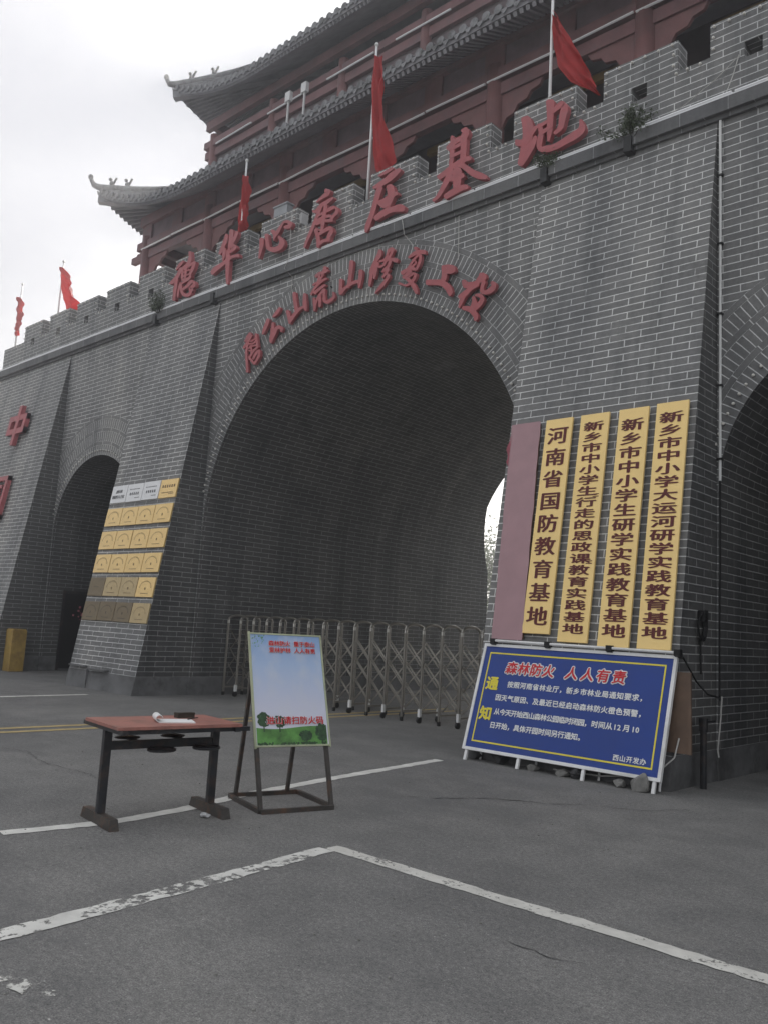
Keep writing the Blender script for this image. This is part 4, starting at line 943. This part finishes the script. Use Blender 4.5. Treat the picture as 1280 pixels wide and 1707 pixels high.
f.build('frame', M['white_metal'], nb)
for u in (-6.31, -5.57, -4.74, -3.935):
    l = MB(); fbar(l, u - .017, u + .017, .0, V0 - e, -.015, .015); l.build('leg', M['white_metal'], nb)
yb_ = MB(); i1, i2 = .075, .093
for a, b_, c, d in ((U0 + i1, U1 - i1, V0 + i1, V0 + i2), (U0 + i1, U1 - i1, V1 - i2, V1 - i1), (U0 + i1, U0 + i2, V0 + i2, V1 - i2), (U1 - i2, U1 - i1, V0 + i2, V1 - i2)):
    yb_.quad(nbp(a, c, .0145), nbp(b_, c, .0145), nbp(b_, d, .0145), nbp(a, d, .0145))
yb_.build('border_line', M['print_yellow'], nb)
BW, BH = U1 - U0, V1 - V0
ptn = lambda u, v, d: nbp(u, v, .0148 + d)
def un(fu): return U0 + fu * BW
def vn(fv): return V1 - fv * BH
def hline(mb, s, fu0, fu1, fv, size, smear, squeeze=1.0, slope=0):
    n = len(s); step = (fu1 - fu0) * BW / max(1, n - 1)
    for i, ch in enumerate(s):
        if ch == ' ': continue
        letter(mb, ch, ptn, un(fu0) + i * step, vn(fv) + slope * i, size * squeeze, size, smear)
for s, ufs in (('森林防火', (.18, .25, .32, .39)), ('人人有责', (.515, .598, .678, .757))):
    w = MB(); r_ = MB()
    for ch, uf in zip(s, ufs):
        letter(w, ch, ptn, un(uf), vn(.205), .138, .138, bold8(.0165), .12)
        letter(r_, ch, ptn, un(uf), vn(.205), .138, .138, bold8(.0035), .12, .006)
    w.build('title_outline', M['print_white'], nb); r_.build('title_lettering', M['print_red'], nb)
for ch, uu, vv in (('通', .082, .37), ('知', .080, .665)):
    y_ = MB(); letter(y_, ch, ptn, un(uu), vn(vv), .148, .150, bold8(.007)); y_.build('side_lettering', M['print_yellow'], nb)
w = MB(); bd = bold8(.0024); sz = .070
hline(w, '按照河南省林业厅，新乡市林业局通知要求，', .19, .885, .365, sz, bd)
hline(w, '因天气原因、及最近已经启动森林防火橙色预警，', .135, .89, .50, sz, bd)
hline(w, '从今天开始西山森林公园临时闭园，', .145, .640, .635, sz, bd); hline(w, '时间从', .675, .745, .635, sz, bd)
for i, ch in enumerate('12'): letter(w, ch, ptn, un(.774 + .019 * i), vn(.635), sz, sz, bd)
letter(w, '月', ptn, un(.828), vn(.635), sz, sz, bd)
for i, ch in enumerate('10'): letter(w, ch, ptn, un(.860 + .019 * i), vn(.635), sz, sz, bd)
hline(w, '日开始，具体开园时间另行通知。', .135, .62, .765, sz, bd)
hline(w, '西山开发办', .80, .925, .888, .060, bold8(.0018)); w.build('body_lettering', M['print_white'], nb)

# folded display frame standing behind it
df = thing('display_frame', 'white tube display frame with black corner joints standing behind the blue notice board', 'display stand', (-5.1, 8.8, 0))
FY = 8.80
b = MB(); b.tube([(-6.24, FY, 1.43), (-3.86, FY, 1.42)], .016, 8); b.build('rail', M['white_metal'], df)
b = MB(); b.tube([(-6.24, 8.775, .9), (-3.95, 8.775, .9)], .012, 8); b.build('rail', M['white_metal'], df)
for x in (-6.23, -5.45, -4.65, -3.86):
    c = MB(); c.hexa([(x - .034, FY - .022, 1.39), (x + .034, FY - .022, 1.39), (x + .034, FY + .06, 1.36), (x - .034, FY + .06, 1.36), (x - .034, FY - .022, 1.455), (x + .034, FY - .022, 1.455), (x + .034, FY + .04, 1.455), (x - .034, FY + .04, 1.455)])
    c.build('corner_joint', M['black'], df)
    xo = x if x < -4 else -3.96
    p = MB(); p.tube([(x, FY + .03, 1.40), (xo, FY + .055, 1.30), (xo, 8.775, .9), (xo, 8.62, .0)], .014, 8); p.build('post', M['white_metal'], df)
py = thing('folded_panel', 'pale yellow panel showing above the top edge of the blue notice board', 'panel', (-4.4, 8.83, .2))
b = MB(); b.hexa([(-4.95, 8.76, .95), (-3.90, 8.76, .95), (-3.90, 8.775, .95), (-4.95, 8.775, .95), (-4.95, 8.868, 1.372), (-3.88, 8.868, 1.362), (-3.88, 8.882, 1.362), (-4.95, 8.882, 1.372)]); b.build('sheet', M['pale_yellow'], py)
b = MB(); b.hexa([(-4.96, 8.864, 1.372), (-3.87, 8.864, 1.362), (-3.87, 8.888, 1.362), (-4.96, 8.888, 1.372), (-4.96, 8.866, 1.386), (-3.87, 8.866, 1.376), (-3.87, 8.890, 1.376), (-4.96, 8.890, 1.386)]); b.build('edge_trim', M['white_metal'], py)
b = MB(); b.hexa([(-3.95, 8.70, .40), (-3.66, 8.70, .40), (-3.66, 8.72, .40), (-3.95, 8.72, .40), (-3.95, 8.84, 1.22), (-3.73, 8.84, 1.22), (-3.73, 8.86, 1.22), (-3.95, 8.86, 1.22)])
b.bar((-3.67, 8.69, .40), (-3.74, 8.83, 1.22), .03, .03)
tag(b.build('plywood_sheet', M['brown_ply']), 'brown sheet leaning behind the right edge of the blue notice board', 'panel')

# stones weighting the stand
def rock(x, y, r, m, label, sc=(1, .8, .7)):
    bm = bmesh.new(); bmesh.ops.create_icosphere(bm, subdivisions=3, radius=r)
    sd_ = random.uniform(0, 50)
    for v in bm.verts:
        k = 1 + .38 * noise.noise(v.co / r * .9 + Vector((sd_, 0, 0))) + .16 * noise.noise(v.co / r * 2.4 + Vector((0, sd_, 0)))
        v.co = Vector((v.co.x * sc[0], v.co.y * sc[1], v.co.z * sc[2])) * k
    for _ in range(13):
        nn_ = Vector([random.gauss(0, 1) for _ in range(3)]).normalized(); dd = r * random.uniform(.50, .82)
        for v in bm.verts:
            k = v.co.dot(nn_) - dd
            if k > 0: v.co -= nn_ * k * .92
    mz = min(v.co.z for v in bm.verts)
    me = bpy.data.meshes.new('rubble_stone'); bm.to_mesh(me); bm.free(); me.materials.append(M[m])
    o = bpy.data.objects.new('rubble_stone', me); COL.objects.link(o); o.location = (x, y, -mz - .02); o.rotation_euler = (0, 0, random.uniform(0, 6))
    tag(o, label, 'stone', 'stones under the notice board')
rock(-4.10, 8.44, .135, 'rock', 'largest pale broken stone by the right foot of the blue notice board', (1.1, .85, .85))
rock(-4.32, 8.46, .085, 'rock', 'small pale stone left of the largest stone under the notice board', (1.2, .8, .6))
rock(-5.02, 8.50, .08, 'rock', 'pale flat stone midway under the notice board', (1.2, .8, .6))
rock(-4.86, 8.52, .11, 'rock_dark', 'dark stone between two legs of the notice board')
rock(-5.42, 8.52, .085, 'rock', 'small grey stone right of the second leg of the notice board', (1.2, .8, .6))
rock(-5.93, 8.60, .13, 'rock_dark', 'dark lump of rubble under the left half of the notice board')
rock(-6.30, 8.62, .10, 'rock_dark', 'low dark lump of rubble at the left foot of the notice board', (1.4, 1, .5))

# pipes and cables at the right arch
cd = thing('wall_conduit', 'pale vertical conduit pipe in the corner right of the gold boards', 'pipe', (-3.83, 9.9, .3))
b = MB(); b.tube([(-3.845, 9.895, 8.05), (-3.84, 9.895, 3.45)], .017, 8)
b.build('pipe', M['conduit'], cd)
b = MB()
for z in (7.3, 6.4, 5.5, 4.6, 3.7): b.box(-3.875, -3.81, 9.87, 9.925, z, z + .025)
b.build('clip', M['black'], cd)
b = MB(); b.tube([(-3.84, 9.895, 3.45), (-3.83, 9.88, 2.5), (-3.84, 9.885, 1.6), (-3.83, 9.87, .9)], .012, 6); b.build('wire', M['black'], cd)
b = MB(); b.tube([(-3.80, 9.86, .95), (-3.81, 9.85, .7), (-3.83, 9.82, .35), (-3.81, 9.80, .28)], .009, 6)
tag(b.build('hanging_cord', M['rope']), 'short pale cord hanging at the foot of the conduit', 'cord')
b = MB(); b.tube([(-3.80, 8.8, 1.38), (-3.80, 9.15, 1.12), (-3.82, 9.5, .98), (-3.83, 9.86, .93)], .010, 6)
tag(b.build('slack_cable', M['black']), 'dark slack cable from the display frame to the conduit', 'cable')
b = MB(); b.tube([(-3.76, 9.25, 0), (-3.76, 9.25, .6)], .035, 10); b.cyl((-3.76, 9.25, .6), (-3.76, 9.25, .74), .05, n=10); b.bar((-3.74, 9.25, .70), (-3.62, 9.22, .72), .02, .02)
tag(b.build('standpipe', M['dark_steel'], smooth=False), 'short dark standpipe beside the right pier', 'pipe')
cb = MB()
for k in range(5):
    r = .10 + .012 * k
    cb.tube([(-3.865 + .006 * k, 9.42 + r * .8 * math.cos(a * math.pi / 8), 1.72 + r * 1.1 * math.sin(a * math.pi / 8)) for a in range(17)], .009, 5)
cb.tube([(-3.86, 9.4, 1.6), (-3.85, 9.38, 1.3), (-3.86, 9.42, 1.2)], .012, 5); cb.box(-3.88, -3.80, 9.38, 9.46, 1.78, 1.9)
tag(cb.build('cable_coil', M['black']), 'black cable coil hung on the side of the right pier', 'cable')
b = MB(); b.tube([(-3.80, 8.72, .55), (-3.83, 8.68, .35), (-3.95, 8.62, .22), (-4.2, 8.6, .12), (-4.6, 8.58, .06), (-5.2, 8.60, .04)], .009, 6)
tag(b.build('ground_cord', M['rope']), 'thin pale cord trailing round the pier foot behind the stones', 'cord')
b = MB(); b.tube([(-3.60, YW - .02, 8.86), (-3.9, YW - .06, 8.62), (-4.3, YW - .1, 8.40), (-4.5, YW - .1, 8.35)], .006, 5); b.tube([(-3.62, YW - .02, 8.86), (-3.68, YW - .05, 8.6), (-3.75, YW - .09, 8.36)], .006, 5)
tag(b.build('loose_wire', M['rope']), 'two thin pale wires drooping from a loophole to the ledge at the right', 'cable')
b = MB(); b.tube([(-9.12, YW - .12, 8.31), (-9.05, YW - .12, 8.0), (-8.95, YW - .03, 7.85), (-8.93, YW - .03, 7.8)], .006, 5); b.tube([(-11.98, YW - .13, 9.3), (-11.98, YW - .13, 8.35), (-12.1, YW - .12, 8.2), (-11.95, YW - .03, 8.02), (-11.95, YW - .03, 7.6)], .006, 5); b.tube([(-7.98, YW - .03, 8.05), (-7.95, YW - .03, 7.3)], .006, 5)
tag(b.build('loose_wire', M['rope']), 'thin pale wires running from the battlement down to the big arch', 'cable')

# ------------------------------------------------------------------ retractable gate across the big arch
gt = thing('sliding_gate', 'stainless steel retractable lattice gate on castors across the big arch', 'gate', (-10.5, 10.95, 0))
GX = [-14.12 + .385 * k for k in range(20)]
def gy(x): return 10.70 + (x + 14.1) * .040
GH = 1.60; DP = .48
fm = None
def make_frame(x, wheel):
    y = gy(x); b = MB()
    arc = [(x, y + DP / 2 - DP / 2 * math.cos(math.pi * k / 8), GH - .09 + .09 * math.sin(math.pi * k / 8)) for k in range(9)]
    b.tube([(x, y, .06 if not wheel else .10)] + arc + [(x, y + DP, .06 if not wheel else .10)], .0235, 8)
    b.bar((x, y, .16), (x, y + DP, .16), .03, .03)
    o = b.build('frame', M['steel'], gt, smooth=False)
    c = MB(); c.cyl((x, y, GH - .16), (x, y, GH - .10), .025, n=8); c.build('post_cap', M['bright_steel'], o)
    if wheel:
        for yy in (y, y + DP):
            w_ = MB(); w_.cyl((x - .018, yy - .02, .05), (x + .018, yy - .02, .05), .05, n=12); w_.build('castor', M['black'], o)
            k = MB(); k.box(x - .024, x + .024, yy - .035, yy + .012, .10, .23); k.build('castor_plate', M['white_metal'], o)
    else:
        for yy in (y, y + DP): k = MB(); k.box(x - .022, x + .022, yy - .02, yy + .02, 0, .07); k.build('foot', M['black'], o)
for i, x in enumerate(GX): make_frame(x, i % 2 == 1)
for i in range(len(GX) - 1):
    xa, xb = GX[i], GX[i + 1]
    for lay, yo in ((0, .07), (1, DP - .05)):
        b = MB()
        for z0 in (.22, .56, .90):
            ya, yb2 = gy(xa) + yo, gy(xb) + yo
            b.bar((xa, ya, z0 + .40), (xb, yb2, z0), .010, .028); lay == 0 and b.bar((xa, ya + .014, z0), (xb, yb2 + .014, z0 + .40), .010, .024)
        b.build('lattice', M['steel'], gt)
    bm2 = MB(); xm = (xa + xb) / 2
    for z0 in (.42, .76, 1.10): bm2 = MB(); bm2.bar((xm, gy(xm) + .07, z0), (xm, gy(xm) + DP - .07, z0), .014, .014); bm2.build('cross_rod', M['steel'], gt)

# ------------------------------------------------------------------ poster on a rusty A-frame
ps = thing('poster_stand', 'rusty A-frame stand holding a fire prevention poster with printed trees', 'poster stand', (-5.34, 4.51, 0), math.atan2(.963, .27))
# local: x along the front, y backwards, z up
TH = math.radians(19.5)
def pf(u, w_, d=0): return Vector((u, w_ * math.sin(TH) - d * math.cos(TH), w_ * math.cos(TH) + d * math.sin(TH)))
PW = .645
b = MB(); s_ = .034
for p0, p1 in (((0, 0, .017), (PW, 0, .017)), ((0, .68, .017), (PW, .68, .017))): b.bar(p0, p1, s_, s_)
for x in (0.0, PW): b.bar((x, .017, .0172), (x, .663, .0172), s_, s_)
b.build('base_frame', M['rust'], ps, world=False)
for x in (.005, PW - .005):
    b = MB(); b.bar(pf(x, .03, -.02), pf(x, 1.46, -.02), .032, .032); b.build('front_post', M['rust'], ps, world=False)
    b = MB(); xx = x + (.05 if x < .3 else -.10); b.bar((xx, .67, .03), (xx, .50, 1.1), .03, .03); b.build('rear_leg', M['rust'], ps, world=False)
b = MB(); b.bar((.02, .50, 1.09), (PW - .02, .50, 1.09), .028, .028); b.bar(pf(.02, 1.0, -.03), pf(PW - .02, 1.0, -.03), .028, .028); b.build('crossbar', M['rust'], ps, world=False)
P0, P1 = .525, 1.475
po = MB(); po.hexa([pf(-.01, P0, .012), pf(PW + .015, P0, .012), pf(PW + .015, P0, -.002), pf(-.01, P0, -.002), pf(-.01, P1, .012), pf(PW + .015, P1, .012), pf(PW + .015, P1, -.002), pf(-.01, P1, -.002)])
for k in range(6): po.uv[k] = [(0, 0)] * 4
po.uv[2] = [(0, 0), (1, 0), (1, 1), (0, 1)]
po.build('poster', M['poster'], ps, world=False)
b = MB()
for (a, c, d, e) in ((-.022, -.008, P0 - .02, P1 + .02), (PW + .013, PW + .027, P0 - .02, P1 + .012)):
    b.hexa([pf(a, d, .02), pf(c, d, .02), pf(c, d, -.004), pf(a, d, -.004), pf(a, e, .02), pf(c, e, .02), pf(c, e, -.004), pf(a, e, -.004)])
b.hexa([pf(-.008, P1 - .004, .018), pf(PW + .013, P1 - .004, .018), pf(PW + .013, P1 - .004, -.004), pf(-.008, P1 - .004, -.004), pf(-.008, P1 + .01, .018), pf(PW + .013, P1 + .01, .018), pf(PW + .013, P1 + .01, -.004), pf(-.008, P1 + .01, -.004)])
b.hexa([pf(-.008, P0 - .01, .018), pf(PW + .013, P0 - .01, .018), pf(PW + .013, P0 - .01, -.004), pf(-.008, P0 - .01, -.004), pf(-.008, P0 + .004, .018), pf(PW + .013, P0 + .004, .018), pf(PW + .013, P0 + .004, -.004), pf(-.008, P0 + .004, -.004)])
b.build('poster_frame', plain('pale_green_frame', (.42, .45, .30), .5, var=.2, dirt=(.2, .2, .15)), ps, world=False)
ptp = lambda u, v, d: pf(u, v, .0135 + d)
PH = P1 - P0
def pv(fv): return P1 - fv * PH
# printed meadow, trees and leaves
gr = MB(); N_ = 24
for i in range(N_):
    a, c = PW * i / N_ , PW * (i + 1) / N_
    ya, yc = pv(.845 + .012 * math.sin(a * 9)), pv(.845 + .012 * math.sin(c * 9)); gr.quad(ptp(a, P0 + .006, 0), ptp(c, P0 + .006, 0), ptp(c, yc, 0), ptp(a, ya, 0))
gr.build('printed_meadow', M['poster_grass'], ps, world=False)
def ptree(cx, fv, w_, hh, n, trunk=True, dd=.0006, tr_=None):
    own = tr_ is None
    if own: tr_ = MB()
    for k in range(n):
        a = random.uniform(0, 6.28); q = math.sqrt(random.random()); u = cx + w_ * q * math.cos(a); v = pv(fv) + hh * q * math.sin(a); r = random.uniform(.006, .013); t0 = random.uniform(0, 6)
        tr_.add([ptp(min(PW - .002, max(.002, u + r * math.cos(t0 + j * 1.2566))), v + r * math.sin(t0 + j * 1.2566), dd + k * .000004) for j in range(5)], [(0, 1, 2, 3, 4)])
    if trunk: tr_.quad(ptp(cx - .006, pv(fv) - hh - .045, dd), ptp(cx + .006, pv(fv) - hh - .045, dd), ptp(cx + .004, pv(fv), dd), ptp(cx - .004, pv(fv), dd))
    if own: tr_.build('printed_tree', M['poster_tree'], ps, world=False)
ptree(.068, .775, .055, .056, 190); ptree(.21, .79, .055, .045, 90); ptree(.445, .915, .055, .038, 120); ptree(.598, .885, .055, .072, 200)
bs_ = MB()
for k in range(26): ptree(random.uniform(.02, PW - .02), .985, .02, .008, 3, False, .0006, bs_)
bs_.build('printed_shrubs', M['poster_tree'], ps, world=False)
lf_ = MB()
for k in range(26):
    u, v = random.uniform(.01, .12), pv(random.uniform(.015, .12)); a = random.uniform(0, 6); L_ = random.uniform(.01, .022)
    lf_.add([ptp(u, v, .0003), ptp(u + L_ * .5 * math.cos(a + .5), v + L_ * .5 * math.sin(a + .5), .0003), ptp(u + L_ * math.cos(a), v + L_ * math.sin(a), .0003), ptp(u + L_ * .5 * math.cos(a - .5), v + L_ * .5 * math.sin(a - .5), .0003)], [(0, 1, 2, 3)])
lf_.build('printed_leaves', M['poster_leaf'], ps, world=False)
def pl(mbw, mbr, s, us, fv, sz, o_, i_):
    mbw = MB(); mbr = MB()
    for ch, fu in zip(s, us):
        letter(mbw, ch, ptp, PW * fu, pv(fv), sz, sz, bold8(o_), 0, .0012); letter(mbr, ch, ptp, PW * fu, pv(fv), sz, sz, bold8(i_), 0, .0052)
    mbw.build('lettering_outline', M['print_white'], ps, world=False); mbr.build('red_lettering', M['print_red'], ps, world=False)
L8 = [.285, .365, .445, .525, .655, .735, .815, .895]
pl(0, 0, '森林防火重于泰山', L8, .085, .044, .0035, .0012); pl(0, 0, '爱林护林人人有责', L8, .148, .044, .0035, .0012)
pl(0, 0, '进山请扫防火码', [.20 + .118 * i for i in range(7)], .785, .062, .0036, .0014)

# ------------------------------------------------------------------ table
tb = thing('folding_table', 'worn red topped table on a black steel frame with bar feet', 'table', (-5.68, 3.78, 0), math.radians(82))
# local: x along the length (away to the right), y towards the left rear
b = MB(); TW, TD = .495, .315
N1 = 26
outl = []
for k in range(N1): outl.append((-TW + 2 * TW * k / (N1 - 1), -TD + random.uniform(-.006, .004)))
for k in range(N1): outl.append((TW - 2 * TW * k / (N1 - 1), TD + random.uniform(-.004, .006)))
k = len(outl); b.add([(x, y, .690) for x, y in outl] + [(x, y, .712) for x, y in outl], [tuple(range(k - 1, -1, -1)), tuple(range(k, 2 * k))] + [(j, (j + 1) % k, k + (j + 1) % k, k + j) for j in range(k)])
b.build('table_top', M['wood_top'], tb, world=False)
b = MB()
b.bar((-.46, -TD + .03, .673), (.575, -TD + .03, .673), .03, .032); b.bar((-.46, TD - .03, .673), (.575, TD - .03, .673), .03, .032)
b.bar((-.45, -TD - .02, .672), (-.45, TD + .09, .672), .045, .03); b.bar((.45, -TD - .02, .672), (.45, TD + .02, .672), .045, .03); b.build('top_frame', M['dark_steel'], tb, world=False)
for x in (-.44, .44):
    l = MB(); l.bar((x, 0, .07), (x, 0, .66), .058, .045, (0, 1, 0)); lo = l.build('leg', M['dark_steel'], tb, world=False)
    f = MB(); f.hexa([(x - .035, -.28, 0), (x + .035, -.28, 0), (x + .035, .28, 0), (x - .035, .28, 0), (x - .03, -.255, .075), (x + .03, -.255, .075), (x + .03, .255, .075), (x - .03, .255, .075)]); f.build('foot', M['rust'], tb, world=False)
b = MB(); b.bar((-.41, 0, .545), (.41, 0, .545), .03, .062); b.build('crossbar', M['dark_steel'], tb, world=False)
for x0 in (-.06, .31):
    b = MB(); b.sphere((x0, -.115, .512), .105, 20, 8, (1, .8, .11)); b.tube([(x0 + .10 * math.cos(a * math.pi / 12), -.115 + .08 * math.sin(a * math.pi / 12), .516) for a in range(25)], .012, 6, False)
    b.bar((x0 - .02, .02, .525), (x0, -.10, .516), .06, .014); b.bar((x0 - .14, .0, .555), (x0 - .16, .13, .577), .06, .014); b.sphere((x0 - .17, .13, .58), .10, 18, 8, (1, .8, .13)); b.build('swivel_plate', M['dark_steel'], tb, world=False)
# things lying on the table
TA = math.radians(82)
def tl(x, y, z): return Matrix.Translation((-5.68, 3.78, 0)) @ Matrix.Rotation(TA, 4, 'Z') @ Vector((x, y, z))
p = tl(.03, -.06, .712)
npd = thing('notepad', 'white notepad with its cover sheets rolled back on the red table top', 'notepad', p, TA - .30)
b = MB(); b.box(-.11, .16, -.10, .10, .0, .008); b.build('page_block', M['paper'], npd, world=False)
b = MB(); vs = []
for k in range(14):
    a = -math.pi * .5 - math.pi * 1.45 * k / 13; r = .022 + .004 * k / 13
    for y in (-.102, .102): vs.append((-.11 + r * math.cos(a), y, .030 + r * math.sin(a)))
b.add(vs, [(2 * j, 2 * j + 1, 2 * j + 3, 2 * j + 2) for j in range(13)]); o = b.build('rolled_sheets', M['paper'], npd, world=False, smooth=True); sm = o.modifiers.new('thickness', 'SOLIDIFY'); sm.thickness = .003
p = tl(.22, -.02, .722)
pen = MB(); pen.cyl((0, -.07, .0), (0, .07, 0), .0045, n=8); pen.cyl((0, .07, 0), (0, .085, 0), .0045, .001, 8)
o = pen.build('pen', M['black'], origin=(0, 0, -.0045)); o.location = p; o.rotation_euler = (0, 0, TA - 1.0); tag(o, 'black pen lying across the white notepad', 'pen')
p = tl(.24, .16, .712)
bx = MB(); bx.box(-.075, .075, -.032, .032, 0, .04); bx.box(-.077, .077, -.034, .034, .028, .034)
o = bx.build('small_box', M['dark_box'], origin=(0, 0, 0)); o.location = p; o.rotation_euler = (0, 0, TA + .1); tag(o, 'small dark box at the back of the red table top', 'box')
lt_ = MB()
for k in range(16):
    a = random.uniform(0, 6.28); r = random.uniform(0, .05); lt_.sphere((r * math.cos(a), r * math.sin(a) * .6, random.uniform(.008, .03)), random.uniform(.012, .026), 6, 4, (1, 1, .6))
o = lt_.build('crumpled_litter', M['tape'], origin=(0, 0, 0)); o.location = (-5.50, 4.08, 0); tag(o, 'crumpled grey plastic litter by the right foot of the table', 'litter')

# ------------------------------------------------------------------ left passage: post, doorway, red paper
b = MB(); b.box(-.175, .175, -.175, .175, 0, .98); b.box(-.16, .16, -.16, .16, .98, 1.0)
o = b.build('square_post', M['yellow'], origin=(0, 0, 0)); o.location = (-20.42, 9.22, 0); bv = o.modifiers.new('bevel', 'BEVEL'); bv.width = .012; bv.segments = 2
tag(o, 'yellow square post standing at the mouth of the small left arch', 'post')
dr = thing('passage_doorway', 'doorway, unlit interior as a black sheet, in the small passage beside the brass plaques', 'door', (-20.59, 10.9, 0))
b = MB(); b.box(-20.62, -20.575, 10.42, 11.5, .06, 1.93); b.build('dark_doorway_sheet', M['black'], dr)  # black sheet stands in for the unlit space behind the doorway
b = MB(); b.box(-20.62, -20.565, 10.36, 10.42, .02, 2.0); b.box(-20.62, -20.565, 11.5, 11.56, .02, 2.0); b.box(-20.62, -20.5652, 10.42, 11.5, 1.93, 2.0); b.build('door_frame', M['dark_steel'], dr)
b = MB()
for k in range(12): b.sphere((-20.52 + random.uniform(-.03, .03), 10.85 + random.gauss(0, .09), 1.42 + random.gauss(0, .08)), random.uniform(.015, .035), 6, 4)
tag(b.build('paper_rosette', M['crimson_cloth']), 'red paper rosette hanging in front of the black passage doorway', 'decoration')
b = MB()
for k in range(10): b.sphere((-20.50 + random.uniform(-.03, .03), 11.28 + random.gauss(0, .06), 2.02 + random.gauss(0, .05)), random.uniform(.02, .04), 6, 4)
tag(b.build('paper_rosette', M['crimson_cloth']), 'red paper rosette above the black passage doorway', 'decoration')

# ------------------------------------------------------------------ air volume added to imitate the lens glare veiling the tower
hz = MB(); hz.box(-310, 310, -310, 310, -1, 19.4)
hm = bpy.data.materials.new('glare_veil'); hm.use_nodes = True; ht = hm.node_tree; ht.nodes.clear()
ho = ht.nodes.new('ShaderNodeOutputMaterial'); hv = ht.nodes.new('ShaderNodeVolumePrincipled')
hv.inputs['Color'].default_value = (.95, .95, .97, 1); hv.inputs['Density'].default_value = .0065; hv.inputs['Anisotropy'].default_value = .7
ht.links.new(hv.outputs[0], ho.inputs['Volume'])
tag(hz.build('glare_haze', hm, origin=(0, 0, -1)), kind='stuff')
